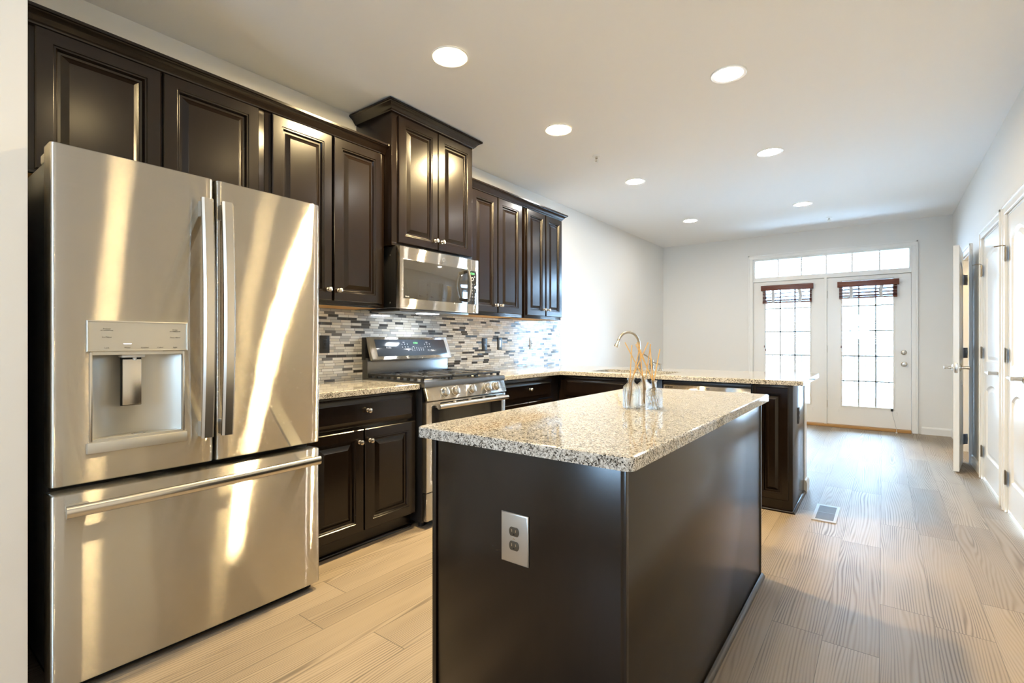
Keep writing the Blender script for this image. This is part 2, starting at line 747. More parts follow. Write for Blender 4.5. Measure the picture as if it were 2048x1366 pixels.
def many_letters(items, mat, name, parent):
    """several pieces of print on one panel joined as one lettering mesh"""
    obs = [letters(t, s_, f, mat, name, parent) for t, s_, f in items]
    b = bmesh.new()
    for o in obs:
        b.from_mesh(o.data)
    me = obs[0].data
    b.to_mesh(me)
    b.free()
    for o in obs[1:]:
        d = o.data
        bpy.data.objects.remove(o)
        bpy.data.meshes.remove(d)
    return obs[0]


# ------------------------------------------------------------------ the room
XL, XR, YB, YF, H = -2.939, 0.689, 8.145, -3.2, 2.743
CT = 0.910                                       # counter height

struct(MB().box(-3.1, 2.4, YF - 0.2, YB + 0.16, -0.12, 0.0), 'floor', floor_m, 'oak plank floor running the length of the room', 'floor')
struct(MB().box(-3.1, 2.4, YF - 0.2, YB + 0.2, H, H + 0.1), 'ceiling', ceil_m, 'smooth white ceiling with recessed lights', 'ceiling')
struct(MB().box(XL - 0.16, XL, YF - 0.2, YB + 0.2, 0, H), 'wall_left', wall_m, 'long pale grey wall behind the dark cabinets', 'wall')
struct(MB().box(XL, -2.18, YF, 0.338, 0, H), 'wall_near', wall_m, 'pale wall end left of the refrigerator', 'wall')

# back wall with the patio-door opening
OX0, OX1, OZ = -1.585, 0.318, 2.425
mb = MB()
mb.box(XL, OX0, YB, YB + 0.16, 0, H)
mb.box(OX1, XR + 0.2, YB, YB + 0.16, 0, H)
mb.box(OX0, OX1, YB, YB + 0.16, OZ, H)
struct(mb, 'wall_back', wall_m, 'far grey wall around the patio doors', 'wall')

# right wall with three door openings
D1 = (4.19, 4.757)
D2 = (5.00, 5.787)
D3 = (6.53, 7.15)
DT = 2.045
mb = MB()
ys = [YF, D1[0], D1[1], D2[0], D2[1], D3[0], D3[1], YB + 0.16]
for i in range(0, 8, 2):
    mb.box(XR, XR + 0.115, ys[i], ys[i + 1], 0, H)
for a, b_ in (D1, D2, D3):
    mb.box(XR, XR + 0.115, a, b_, DT, H)
struct(mb, 'wall_right', wall_m, 'right hand wall with three white doors', 'wall')
# small rooms behind the right wall
mb = MB()
mb.box(1.9, 2.0, 6.0, 7.7, 0, H)
mb.box(XR + 0.115, 1.9, 6.0, 6.1, 0, H)
mb.box(XR + 0.115, 1.9, 7.6, 7.7, 0, H)
struct(mb, 'wall_closet', wall_m, 'walls of the small lit room behind the open door', 'wall')
# wall behind the camera with its window opening
mb = MB()
mb.box(-2.18, -1.4, YF - 0.15, YF, 0, H)
mb.box(-0.3, XR + 0.2, YF - 0.15, YF, 0, H)
mb.box(-1.4, -0.3, YF - 0.15, YF, 0, 1.2)
mb.box(-1.4, -0.3, YF - 0.15, YF, 2.1, H)
struct(mb, 'wall_front', wall_m, 'wall with a wide window behind the viewpoint', 'wall')
wn = MB()
for a, b_ in ((-1.4, -1.35), (-0.875, -0.825), (-0.35, -0.3)):
    wn.box(a, b_, YF - 0.1, YF - 0.04, 1.2, 2.1)
for a, b_ in ((1.2, 1.25), (1.63, 1.67), (2.05, 2.1)):
    wn.box(-1.4, -0.3, YF - 0.1, YF - 0.04, a, b_)
w2 = struct(wn, 'window_2', white_m, 'white sash window behind the viewpoint', 'window')
MB().box(-1.35, -0.35, YF - 0.075, YF - 0.07, 1.25, 2.05).build('glass_pane', glass_m, w2)

# baseboards
BP = [(0, 0), (0.014, 0), (0.014, 0.075), (0.009, 0.088), (0.004, 0.095), (0, 0.095)]
struct(MB().sweep(BP, [(0.395, YB, 0), (XR, YB, 0)]), 'baseboard_back', white_m, 'white baseboard under the far wall', 'baseboard')
mb = MB()
for a, b_ in ((YB - 0.014, D3[1] + 0.08), (D3[0] - 0.08, D2[1] + 0.08), (D2[0] - 0.08, D1[1] + 0.08), (D1[0] - 0.08, YF)):
    mb.sweep(BP, [(XR, a, 0), (XR, b_, 0)])
struct(mb, 'baseboard_right', white_m, 'white baseboard along the right wall', 'baseboard')
struct(MB().sweep(BP, [(XL, 4.6, 0), (XL, YB, 0), (OX0 - 0.075, YB, 0)]), 'baseboard_left', white_m, 'white baseboard of the left wall', 'baseboard')

# knee wall carrying the peninsula overhang
struct(MB().box(XL, -0.487, 4.452, 4.585, 0, 0.876), 'wall_knee', white_m, 'white half wall behind the peninsula cabinets', 'wall')
struct(MB().sweep([(0, 0), (0.016, 0), (0.016, 0.07), (0.010, 0.09), (0, 0.098)],
                  [(-0.487, 4.452, 0), (-0.487, 4.585, 0), (-2.9, 4.585, 0)][::1][::-1] if False else
                  [(-2.9, 4.585, 0), (-0.487, 4.585, 0), (-0.487, 4.452, 0)][::-1]), 'baseboard_knee', white_m,
       'white baseboard turning round the end of the half wall', 'baseboard')


def casing(n, name, y0, y1, top, label):
    """door trim on the right wall"""
    cw, ct = 0.068, 0.018
    mb = MB()
    for a, b_, s_ in ((y0 - cw - 0.008, y0 - 0.008, 1), (y1 + 0.008, y1 + cw + 0.008, -1)):
        mb.box(XR - ct, XR, a, b_, 0, top + 0.008, 0.004)
        e = b_ if s_ > 0 else a
        mb.box(XR - ct - 0.006, XR - ct + 0.004, (a if s_ > 0 else b_ - 0.022), (a + 0.022 if s_ > 0 else b_), 0, top + cw + 0.008, 0.003)
    mb.box(XR - ct, XR, y0 - cw - 0.008, y1 + cw + 0.008, top + 0.008, top + cw + 0.008, 0.004)
    mb.box(XR - ct - 0.006, XR - ct + 0.004, y0 - cw - 0.008, y1 + cw + 0.008, top + cw - 0.014, top + cw + 0.008, 0.003)
    # jambs inside the opening
    mb.box(XR - 0.002, XR + 0.117, y0 - 0.004, y0 + 0.004, 0, top)
    mb.box(XR - 0.002, XR + 0.117, y1 - 0.004, y1 + 0.004, 0, top)
    mb.box(XR - 0.002, XR + 0.117, y0, y1, top - 0.004, top + 0.004)
    return struct(mb, name, white_m, label, 'trim')


casing(1, 'trim_1', *D1, DT, 'white casing round the nearest door in right wall')
casing(2, 'trim_2', *D2, DT, 'white casing round the middle door in right wall')
casing(3, 'trim_3', *D3, DT, 'white casing round the open doorway in right wall')


def lever(f, parent, sgn):
    """lever handle on frame f (N out of the door), arm toward sgn*U"""
    h = MB()
    h.lathe(f, [(0.032, 0), (0.032, 0.005), (0.024, 0.011), (0.014, 0.014), (0.012, 0.045), (0.014, 0.05), (0.014, 0.066), (0.008, 0.068)], 18)
    p = [f.p(sgn * a, 0, 0.058) for a in (0.0, 0.02, 0.05, 0.085, 0.105, 0.128)]
    h.tube(p, [0.011, 0.012, 0.011, 0.012, 0.012, 0.002], 12)
    return h.build('handle', nickel_m, parent)


def hinge(f, parent, plate=None):
    h = MB()
    h.cyl(f.p(0, -0.045, 0.006), f.p(0, 0.045, 0.006), 0.006, n=10)
    h.cyl(f.p(0, 0.045, 0.006), f.p(0, 0.051, 0.006), 0.0045, n=10)
    h.cyl(f.p(0, -0.051, 0.006), f.p(0, -0.045, 0.006), 0.0045, n=10)
    h.fbox(f, 0.004, 0.03, -0.045, 0.045, 0, 0.002)
    h.fbox(f, -0.012, -0.004, -0.045, 0.045, 0.002, 0.004)
    return h.build('hinge', bronze_m, parent)


def panel_door(name, f, w, h, label, th=0.035):
    """two-panel arch-top door; f faces the room, origin at bottom left of its face"""
    mb = MB()
    st = 0.105 if w > 0.65 else 0.085
    zs = [(0.20, 0.80), (0.985, h - 0.115)]
    mb.fbox(f, 0, st, 0, h, -th, 0)
    mb.fbox(f, w - st, w, 0, h, -th, 0)
    mb.fbox(f, st, w - st, 0, zs[0][0], -th, 0)
    mb.fbox(f, st, w - st, zs[0][1], zs[1][0], -th, 0)
    mb.fbox(f, st, w - st, zs[1][1], h, -th, 0)
    for a, b_ in zs:
        sg = 0.05
        ls = [(0, 0, 0), (0.0, 0, sg), (0.012, -0.009, sg), (0.02, -0.0105, sg), (0.045, -0.004, sg), (0.048, -0.0035, sg)]
        mb.rings(f, w - 2 * st, b_ - a, ls, 12, True, False, st, a)
        g = F(f.p(w, 0, -th), -f.U, f.V, -f.N)
        mb.rings(g, w - 2 * st, b_ - a, ls, 12, True, False, st, a)
    return struct(mb, name, white_m, label, 'door')


f1 = FNX(XR + 0.001, D1[1] - 0.008, 0.022)
w1 = D1[1] - D1[0] - 0.014
d1 = panel_door('door_1', f1, w1, 2.015, 'nearest closed white two panel door at right edge')
lever(F(f1.p(w1 - 0.062, 0.925, 0), f1.U, f1.V), d1, -1)
f2 = FNX(XR + 0.001, D2[1] - 0.008, 0.022)
w2_ = D2[1] - D2[0] - 0.014
d2 = panel_door('door_2', f2, w2_, 2.015, 'second closed white two panel door in right wall')
lever(F(f2.p(w2_ - 0.062, 0.918, 0), f2.U, f2.V), d2, -1)
for d, ff in ((d1, f1), (d2, f2)):
    for z in (0.22, 1.06, 1.755):
        hinge(F(ff.p(-0.004, z, 0.012), ff.U, ff.V), d)
    # hinge pin door stop on the top hinge
    k = MB()
    k.tube([ff.p(-0.004, 1.812, 0.018), ff.p(0.0, 1.815, 0.03), ff.p(-0.02, 1.812, 0.07)], 0.004, 8)
    k.tube([ff.p(-0.004, 1.812, 0.018), ff.p(0.02, 1.812, 0.035)], 0.004, 8)
    k.build('door_stop', bronze_m, d)

# open door leaf (door_3)
hp, lp = Vector((0.628, 6.50, 0)), Vector((0.545, 5.92, 0))
U3 = (hp - lp).normalized()
w3 = (hp - lp).length
f3 = F((lp.x, lp.y, 0.015), U3, (0, 0, 1))              # N faces the wall side
d3 = panel_door('door_3', f3, w3, 2.02, 'open white door leaf standing out from the right wall', 0.04)
lever(F(f3.p(0.06, 0.925, 0), f3.U, f3.V), d3, 1)
f3b = F(f3.p(0, 0, -0.04), -f3.U, f3.V, -f3.N)
lever(F(f3b.p(-0.06, 0.925, 0), f3b.U, f3b.V, f3b.N), d3, -1)
e3 = F(f3.p(0, 0, 0), -f3.N, f3.V, -f3.U)
k = MB().fbox(e3, 0.008, 0.032, 0.88, 0.97, -0.002, 0.0015, 0.0008)
k.lathe(F(e3.p(0.02, 0.925, 0.0), e3.U, e3.V, e3.N), [(0.008, 0), (0.008, 0.004), (0.005, 0.007)], 12)
k.build('latch', nickel_m, d3)
for z in (0.21, 1.05, 1.76):
    hinge_mb = MB()
    hinge_mb.fbox(f3, w3 - 0.045, w3 + 0.004, z - 0.05, z + 0.05, 0.0005, 0.003)
    hinge_mb.cyl(f3.p(w3 + 0.008, z - 0.05, 0.004), f3.p(w3 + 0.008, z + 0.05, 0.004), 0.007)
    a = f3.p(w3 + 0.008, z, 0.004)
    hinge_mb.tube([a, (XR - 0.026, D3[0] + 0.004, a.z)], 0, 4, flat=(0.003, 0.05, (0, 0, 1)))
    hinge_mb.build('hinge', principled('hinge_steel', (0.16, 0.17, 0.19), 0.4, 0.9) if 'hinge_steel' not in MATS else MATS['hinge_steel'], d3)

# ------------------------------------------------------------------ patio doors and transom
mb = MB()
cw = 0.062
CX0, CX1, CZ = -1.627, 0.359, 2.463
prof = [(0, 0.0), (0.0, 0.0)]
for x0, x1 in ((CX0, CX0 + cw), (CX1 - cw, CX1)):
    mb.box(x0, x1, YB - 0.018, YB, 0, CZ - cw, 0.004)
mb.box(CX0, CX1, YB - 0.018, YB, CZ - cw, CZ, 0.004)
mb.box(CX0, CX0 + 0.02, YB - 0.026, YB - 0.01, 0, CZ, 0.003)
mb.box(CX1 - 0.02, CX1, YB - 0.026, YB - 0.01, 0, CZ, 0.003)
mb.box(CX0, CX1, YB - 0.026, YB - 0.01, CZ - 0.02, CZ, 0.003)
struct(mb, 'trim_4', white_m, 'white casing round the patio doors', 'trim')
mb = MB()
mb.box(OX0, -1.560, YB - 0.005, YB + 0.14, 0.0, OZ)
mb.box(0.293, OX1, YB - 0.005, YB + 0.14, 0.0, OZ)
mb.box(-1.56, 0.293, YB - 0.005, YB + 0.14, 2.40, OZ)
mb.box(-1.56, 0.293, YB - 0.002, YB + 0.14, 2.062, 2.105)
mb.box(-0.655, -0.624, YB - 0.002, YB + 0.14, 0.0, 2.062)
for a, b_ in ((-1.561, -1.535), (-0.68, -0.654), (-0.625, -0.6), (0.268, 0.294)):      # stops behind the door edges
    mb.box(a, b_, YB + 0.068, YB + 0.14, 0.0, 2.062)
mb.box(-1.56, 0.293, YB + 0.068, YB + 0.14, 2.035, 2.063)
mb.box(-1.56, 0.293, YB + 0.068, YB + 0.14, 0.03, 0.06)
struct(mb, 'trim_5', white_m, 'white frame and mullion between the patio doors', 'trim')
th = MB().box(-1.56, 0.293, YB - 0.05, YB + 0.14, 0.0, 0.034, 0.006)
struct(th, 'trim_6', brassd_m, 'brown wooden threshold under the patio doors', 'threshold')

f = FNY(YB + 0.03, -1.56, 2.105)
mb = MB().rings(f, 1.853, 0.295, [(0, 0), (0.0, 0.02), (0.022, 0.02), (0.028, 0.0)], cap=False)
for i in range(1, 6):
    u = 0.028 + (1.853 - 0.056) * i / 6
    mb.fbox(f, u - 0.009, u + 0.009, 0.02, 0.275, -0.012, 0.002)
wn1 = struct(mb, 'window_1', white_m, 'long transom window of six panes above the patio doors', 'window')
MB().fbox(f, 0.02, 1.833, 0.02, 0.275, -0.016, -0.012).build('glass_pane', glass_m, wn1)


def patio(name, x0, x1, gx0, gx1, label):
    z0, z1, gz0, gz1 = 0.036, 2.058, 0.298, 2.0
    f = FNY(YB + 0.02, 0, 0)
    mb = MB()
    mb.slab(f, [(x0, z0), (x1, z0), (x1, z1), (x0, z1)], [[(gx0, gz0), (gx1, gz0), (gx1, gz1), (gx0, gz1)]], -0.045, 0)
    d = struct(mb, name, white_m, label, 'door')
    g = MB().rings(f, gx1 - gx0 + 0.036, gz1 - gz0 + 0.036, [(0, 0), (0.002, 0.009), (0.012, 0.011), (0.02, 0.004), (0.02, -0.02)], cap=False, u0=gx0 - 0.018, v0=gz0 - 0.018)
    g.build('glass_frame', white_m, d)
    MB().fbox(f, gx0, gx1, gz0, gz1, -0.024, -0.02).build('glass_pane', glass_m, d)
    m = MB()
    for i in (1, 2):
        u = gx0 + (gx1 - gx0) * i / 3
        m.fbox(f, u - 0.009, u + 0.009, gz0, gz1, -0.032, -0.026)
    for i in range(1, 5):
        v = gz0 + (gz1 - gz0) * i / 5
        m.fbox(f, gx0, gx1, v - 0.009, v + 0.009, -0.032, -0.026)
    m.build('muntin_grid', white_m, d)
    for u in (gx0 - 0.035, gx1 + 0.035):
        c = MB().fbox(f, u - 0.008, u + 0.008, 0.215, 0.25, 0, 0.008, 0.002)
        c.build('blind_bracket', white_m, d)
    return d, f


pl, fpl = patio('door_4', -1.558, -0.657, -1.395, -0.828, 'left patio door with glass lite, half hidden behind the counter')
pr, fpr = patio('door_5', -0.622, 0.290, -0.448, 0.110, 'right patio door with glass lite, knob and deadbolt')
for z, nm in ((1.034, 'deadbolt'), (0.885, 'knob')):
    k = MB()
    F_ = F(fpr.p(0.219, z, 0), fpr.U, fpr.V)
    if nm == 'knob':
        k.lathe(F_, [(0.033, 0), (0.033, 0.006), (0.016, 0.012), (0.012, 0.03), (0.024, 0.042), (0.028, 0.055), (0.022, 0.066), (0, 0.07)], 20, False)
    else:
        k.lathe(F_, [(0.031, 0), (0.031, 0.008), (0.024, 0.014), (0.02, 0.016), (0.0, 0.017)], 20, False)
        k.fbox(F_, -0.006, 0.006, -0.018, 0.018, 0.015, 0.035, 0.003)
    k.build(nm, nickel_m, pr)
for z in (0.31, 1.07, 1.83):
    k = MB().cyl((-0.626, YB + 0.014, z - 0.05), (-0.626, YB + 0.014, z + 0.05), 0.008)
    k.build('hinge', nickel_m, pr)


def blind(x0, x1, zt, zb, tilt, label, tapes):
    t = thing('wooden_blind', label, 'blind', ((x0 + x1) / 2, YB + 0.02, zb), 'wooden blinds on the patio doors')
    y1 = YB + 0.0195
    MB().box(x0, x1, y1 - 0.06, y1 - 0.014, zt - 0.058, zt - 0.004, 0.003).build('headrail', dsteel_m, t)
    v = MB()
    v.box(x0 - 0.012, x1 + 0.012, y1 - 0.072, y1 - 0.06, zt - 0.075, zt, 0.003)
    v.box(x0 - 0.012, x1 + 0.012, y1 - 0.076, y1 - 0.07, zt - 0.028, zt - 0.006, 0.002)
    v.box(x0 - 0.012, x0 - 0.002, y1 - 0.07, y1 - 0.001, zt - 0.075, zt, 0.002)
    v.box(x1 + 0.002, x1 + 0.012, y1 - 0.07, y1 - 0.001, zt - 0.075, zt, 0.002)
    v.build('valance', blind_m, t)
    n = 10
    for i in range(n):
        z = zb + 0.012 + (zt - 0.09 - zb - 0.012) * (i / (n - 1)) ** 1.15
        dz = tilt * (i / (n - 1))
        s_ = MB()
        f = F((x0 + 0.008, y1 - 0.056, z - dz / 2), (x1 - x0 - 0.016, 0, dz), (0, 1, 0.36 + 0.10 * math.sin(i * 2.1)))
        L = math.hypot(x1 - x0 - 0.016, dz)
        s_.fbox(f, 0, L, 0, 0.05, 0, 0.0035, 0.001)
        s_.build('slat', blind_m, t)
    MB().box(x0 + 0.008, x1 - 0.008, y1 - 0.058, y1 - 0.004, zb - 0.006, zb + 0.012, 0.003).build('bottom_rail', blind_m, t)
    for u, sw in tapes:
        pts = [(u + sw * math.sin(q * 1.0 * PI), y1 - 0.063 - 0.006 * math.sin(q * 9), zt - 0.07 - (zt - 0.06 - zb) * q) for q in [k / 10 for k in range(11)]]
        MB().tube(pts, 0, 8, flat=(0.0012, 0.019, (1, 0, 0))).build('ladder_tape', tape_m, t)
    k = MB()
    k.tube([(x0 + 0.03, y1 - 0.066, zt - 0.07), (x0 + 0.032, y1 - 0.05, 1.12)], 0.0012, 6)
    k.tube([(x0 + 0.05, y1 - 0.066, zt - 0.07), (x0 + 0.052, y1 - 0.05, 1.07)], 0.0012, 6)
    k.build('pull_cord', tape_m, t)
    k = MB()
    for x_, z_ in ((x0 + 0.032, 1.12), (x0 + 0.052, 1.07)):
        k.lathe(F((x_, y1 - 0.05, z_ - 0.035), (1, 0, 0), (0, 1, 0)), [(0.006, 0), (0.006, 0.02), (0.003, 0.035)], 10)
    k.build('cord_tassel', blind_m, t)


blind(-1.436, -0.795, 1.998, 1.742, 0.02, 'dark red wooden blind raised on the left patio door', ((-1.287, 0.0), (-0.955, 0.018)))
blind(-0.487, 0.158, 1.990, 1.762, 0.0, 'dark red wooden blind raised on the right patio door', ((-0.345, 0.004), (-0.01, -0.012)))

# loose cord at the bottom of the right patio door
t = thing('alarm_cord', 'thin white cord hanging from the right patio door to the floor', 'cord', (0.1, YB - 0.02, 0))
MB().tube([(0.095, YB + 0.008, 0.275), (0.105, YB - 0.004, 0.2), (0.125, YB - 0.02, 0.12), (0.14, YB - 0.06, 0.05), (0.14, YB - 0.14, 0.006)], 0.002, 8).build('wire', tape_m, t)
MB().box(0.083, 0.107, YB + 0.0, YB + 0.0199, 0.262, 0.30, 0.003).build('clip', black_m, t)
MB().lathe(FZ(0, 0.14, YB - 0.14), [(0.004, 0), (0.011, 0.004), (0.011, 0.016), (0.003, 0.02)], 12).build('end_button', white_m, t)

# ------------------------------------------------------------------ outside
struct(MB().box(-2.6, 1.4, YB + 0.17, 9.55, -0.2, -0.03), 'trim_7', deck_m, 'pale balcony deck outside the patio doors', 'balcony')
t = thing('balcony_railing', 'white topped balcony railing with grey balusters outside the patio doors', 'railing', (-0.6, 9.4, -0.03))
MB().box(-2.6, 1.4, 9.36, 9.44, 0.965, 1.0, 0.008).build('top_rail', rail_m, t)
MB().box(-2.6, 1.4, 9.38, 9.42, 0.87, 0.9, 0.005).build('mid_rail', rail_m, t)
MB().box(-2.6, 1.4, 9.38, 9.42, 0.05, 0.085, 0.005).build('bottom_rail', rail_m, t)
i = 0
x_ = -2.5
while x_ < 1.35:
    MB().box(x_ - 0.011, x_ + 0.011, 9.389, 9.411, 0.06, 0.985).build('baluster', balu_m, t)
    x_ += 0.143
for x_ in (-2.57, 1.37):
    MB().box(x_ - 0.03, x_ + 0.03, 9.37, 9.43, -0.03, 1.03, 0.005).build('post', rail_m, t)

GZ = -3.2
struct(MB().box(-30, 30, 9.6, 40, GZ - 0.1, GZ), 'trim_8', pave_m, 'pale pavement of the street below the balcony', 'pavement')


def house(x0, x1, y, label, seed):
    rnd = random.Random(seed)
    t = thing('townhouse', label, 'building', ((x0 + x1) / 2, y + 3, GZ), 'townhouses across the street')
    MB().box(x0, x1, y, y + 8, -1.1, 9.0).build('wall', siding_m, t)
    MB().box(x0, x1, y - 0.12, y + 8, GZ, -1.1).build('brick_base', brick_m, t)
    MB().box(x0, x1, y - 0.35, y + 8.2, 9.0, 9.25).build('cornice', ext_trim, t)
    m = MB()
    n = 3
    for k in range(n):
        xc = x0 + (x1 - x0) * (k + 0.5) / n
        for z0, z1 in ((0.2, 2.0), (3.4, 5.2), (6.3, 8.0)):
            if z0 < 1 and k == 0:
                continue
            fr = MB().rings(FNY(y, xc - 0.6, z0 - 0.1), 1.2, z1 - z0 + 0.2, [(0, 0), (0, 0.06), (0.1, 0.06), (0.1, 0.02)], cap=False)
            w = fr.build('window', ext_trim, t)
            MB().box(xc - 0.5, xc + 0.5, y - 0.02, y + 0.01, z0, z1).build('pane', ext_win, w)
            bars = MB().box(xc - 0.5, xc + 0.5, y - 0.05, y - 0.02, (z0 + z1) / 2 - 0.03, (z0 + z1) / 2 + 0.03)
            for q in range(9):
                zz = (z0 + z1) / 2 + 0.08 + q * 0.09
                bars.box(xc - 0.47, xc + 0.47, y - 0.03, y - 0.021, zz, zz + 0.045)
            bars.build('blind', ext_trim, w)
    dx = x0 + (x1 - x0) / 6
    MB().box(dx - 0.5, dx + 0.5, y - 0.05, y, -0.9, 1.5).build('door', ext_win, t)
    aw = MB()
    aw.sweep([(0, 0), (0.9, -0.35), (0.9, -0.4), (0, -0.4)], [(x1 - 0.4, y - 0.001, 1.55 - 1.2), (x0 + 1.9, y - 0.001, 1.55 - 1.2)][::-1])
    aw.build('awning', awn_m, t)


for i, (a, b_, yy, lb) in enumerate(((-11.41, -5.51, 24.0, 'pale townhouse seen through the left patio door glass'), (-5.5, 0.4, 24.0, 'pale townhouse straight across, seen between both patio door lites'), (0.41, 6.31, 24.0, 'pale townhouse with blinds seen through the right patio door glass'))):
    house(a, b_, yy, lb, i)

# ------------------------------------------------------------------ cabinet parts
def knob(f, parent, r=1.0):
    m = MB().lathe(f, [(0.0115 * r, 0), (0.0115 * r, 0.003), (0.006 * r, 0.005), (0.0055 * r, 0.014), (0.012 * r, 0.019), (0.0145 * r, 0.024), (0.0125 * r, 0.029), (0.006 * r, 0.032), (0.0, 0.0325)], 18, False)
    return m.build('knob', nickel_m, parent)


DOOR_R = [(0, 0), (0, 0.015), (0.004, 0.019), (0.052, 0.019), (0.055, 0.0150), (0.061, 0.0150), (0.065, 0.009), (0.068, 0.0025), (0.077, 0.002), (0.100, 0.0125), (0.102, 0.0140)]
DRAW_R = [(0, 0), (0, 0.007), (0.004, 0.010), (0.010, 0.0105), (0.03, 0.0175), (0.033, 0.019)]


def cdoor(f, w, h, parent, kn=None, name='door', sc=1.0):
    m = MB().rings(f, w, h, [(a * sc, d) for a, d in DOOR_R], back=True)
    d = m.build(name, wood_m, parent, ang=20)
    if kn:
        knob(F(f.p(kn[0], kn[1], 0.019), f.U, f.V), d)
    return d


def cdrawer(f, w, h, parent, kn=None, name='drawer'):
    m = MB().rings(f, w, h, DRAW_R, back=True)
    d = m.build(name, wood_m, parent, ang=20)
    if kn:
        knob(F(f.p(kn[0], kn[1], 0.019), f.U, f.V), d)
    return d


def wall_cabinet(label, xf, y0, y1, z0, z1, doors, group=None, name='wall_cabinet', lip=0.009, skirt=True):
    """doors: (y0, y1, z0, z1, knob_side) in front plane xf (face frame)"""
    t = thing(name, label, 'cabinet', (XL, (y0 + y1) / 2, z0), group)
    c = MB()
    c.box(XL + 0.002, xf, y0, y1, z0 + lip, z1, 0.0015)
    c.box(xf - 0.019, xf, y0, y1, z0, z0 + lip + 0.002, 0.001)
    c.box(XL + 0.002, xf - 0.019, y0, y0 + 0.012, z0, z0 + lip + 0.002)
    c.box(XL + 0.002, xf - 0.019, y1 - 0.012, y1, z0, z0 + lip + 0.002)
    c.build('carcass', wood_m, t)
    MB().box(XL + 0.004, xf - 0.02, y0 + 0.013, y1 - 0.013, z0 + lip - 0.006, z0 + lip + 0.001).build('bottom_panel', maple_m, t)
    for a, b_, c0, c1, kn in doors:
        kk = None
        if kn == 'R':
            kk = (b_ - a - 0.028, 0.062)
        elif kn == 'L':
            kk = (0.028, 0.062)
        cdoor(FX(xf + 0.0005, a, c0), b_ - a, c1 - c0, t, kk, sc=1.0 if b_ - a > 0.31 else 0.92)
    return t


UX = -2.634
g_up = 'dark wall cabinets above the counter'
wall_cabinet('short dark cabinet above the refrigerator, two wide doors without knobs', UX, 0.341, 1.318, 1.83, 2.42,
             [(0.426, 0.843, 1.845, 2.398, None), (0.854, 1.283, 1.845, 2.398, None)])
wall_cabinet('tall dark wall cabinet between refrigerator and microwave', UX, 1.32, 2.108, 1.392, 2.42,
             [(1.354, 1.713, 1.420, 2.398, 'R'), (1.727, 2.081, 1.420, 2.398, 'L')])
rc = wall_cabinet('raised dark cabinet directly above the microwave, touching the ceiling crown', -2.56, 2.112, 2.902, 1.806, 2.685,
                  [(2.158, 2.513, 1.826, 2.660, 'R'), (2.523, 2.882, 1.826, 2.660, 'L')], lip=0.02)
wall_cabinet('dark wall cabinet just right of the microwave', UX, 2.906, 3.664, 1.392, 2.42,
             [(2.958, 3.288, 1.420, 2.398, 'R'), (3.302, 3.645, 1.420, 2.398, 'L')])
wall_cabinet('last dark wall cabinet at the right end of the run', UX, 3.704, 4.346, 1.392, 2.42,
             [(3.728, 4.032, 1.420, 2.398, 'R'), (4.050, 4.340, 1.420, 2.398, 'L')])
tag(MB().box(XL + 0.002, UX - 0.05, 3.6645, 3.7035, 1.40, 2.41).build('cabinet_filler', wood_m), 'recessed dark filler strip between the two right wall cabinets', 'filler')

CR = [(0, 0), (0.010, 0.0), (0.012, 0.006), (0.016, 0.010), (0.020, 0.014), (0.026, 0.024), (0.036, 0.034), (0.047, 0.040), (0.050, 0.044), (0.056, 0.046), (0.056, 0.058), (0, 0.058)]


def crown_path(mb, xf, pts, z):
    mb.sweep(CR, [(p[0], p[1], z) for p in pts])


# travel so that 'out' (right of travel) points to +x: travel in -x.. => direction +y has right = +x
m = MB()
crown_path(m, UX, [(UX, 0.3385, 0), (UX, 2.1095, 0)], 2.4205 - 0.016)
tag(m.build('crown_molding', wood_m, ang=20), 'dark crown molding over the cabinets left of the microwave', 'molding')
m = MB()
crown_path(m, UX, [(UX, 2.905, 0), (UX, 4.346, 0), (XL + 0.003, 4.346, 0)], 2.4205 - 0.016)
tag(m.build('crown_molding', wood_m, ang=20), 'dark crown molding over the cabinets right of the microwave', 'molding')
m = MB()
CR2 = [(o * 1.05, u * 0.98) for o, u in CR]
m.sweep(CR2, [(XL + 0.003, 2.112, 2.676), (-2.56, 2.112, 2.676), (-2.56, 2.902, 2.676), (XL + 0.003, 2.902, 2.676)])
m.build('crown', wood_m, rc, ang=20)

# tile backsplash
tag(MB().box(XL + 0.001, XL + 0.009, 1.352, 4.826, CT + 0.0005, 1.425).build('tile_backsplash', tile_m), 'mosaic backsplash of thin grey, cream and charcoal tiles', 'backsplash')

# ------------------------------------------------------------------ base cabinets on the left wall
BX = -2.364
SH = [(0, 0), (0.016, 0), (0.0155, 0.005), (0.012, 0.011), (0.006, 0.016), (0, 0.018)]
t = thing('base_cabinet', 'dark base cabinet between refrigerator and stove', 'cabinet', (-2.6, 1.75, 0))
c = MB()
c.box(XL + 0.012, BX, 1.352, 2.140, 0.10, 0.876, 0.0015)
c.build('carcass', wood_m, t)
MB().box(XL + 0.05, -2.415, 1.354, 2.138, 0, 0.10).build('toe_kick', wood_m, t)
MB().sweep(SH, [(-2.415, 1.354, 0), (-2.415, 2.138, 0)]).build('shoe_molding', wood_m, t)
f = FX(BX + 0.0005, 1.385, 0)
cdrawer(FX(BX + 0.0005, 1.39, 0.697), 0.733, 0.162, t, (0.372, 0.088))
cdoor(FX(BX + 0.0005, 1.39, 0.105), 0.347, 0.575, t, (0.347 - 0.03, 0.575 - 0.068))
cdoor(FX(BX + 0.0005, 1.747, 0.105), 0.376, 0.575, t, (0.03, 0.575 - 0.068))

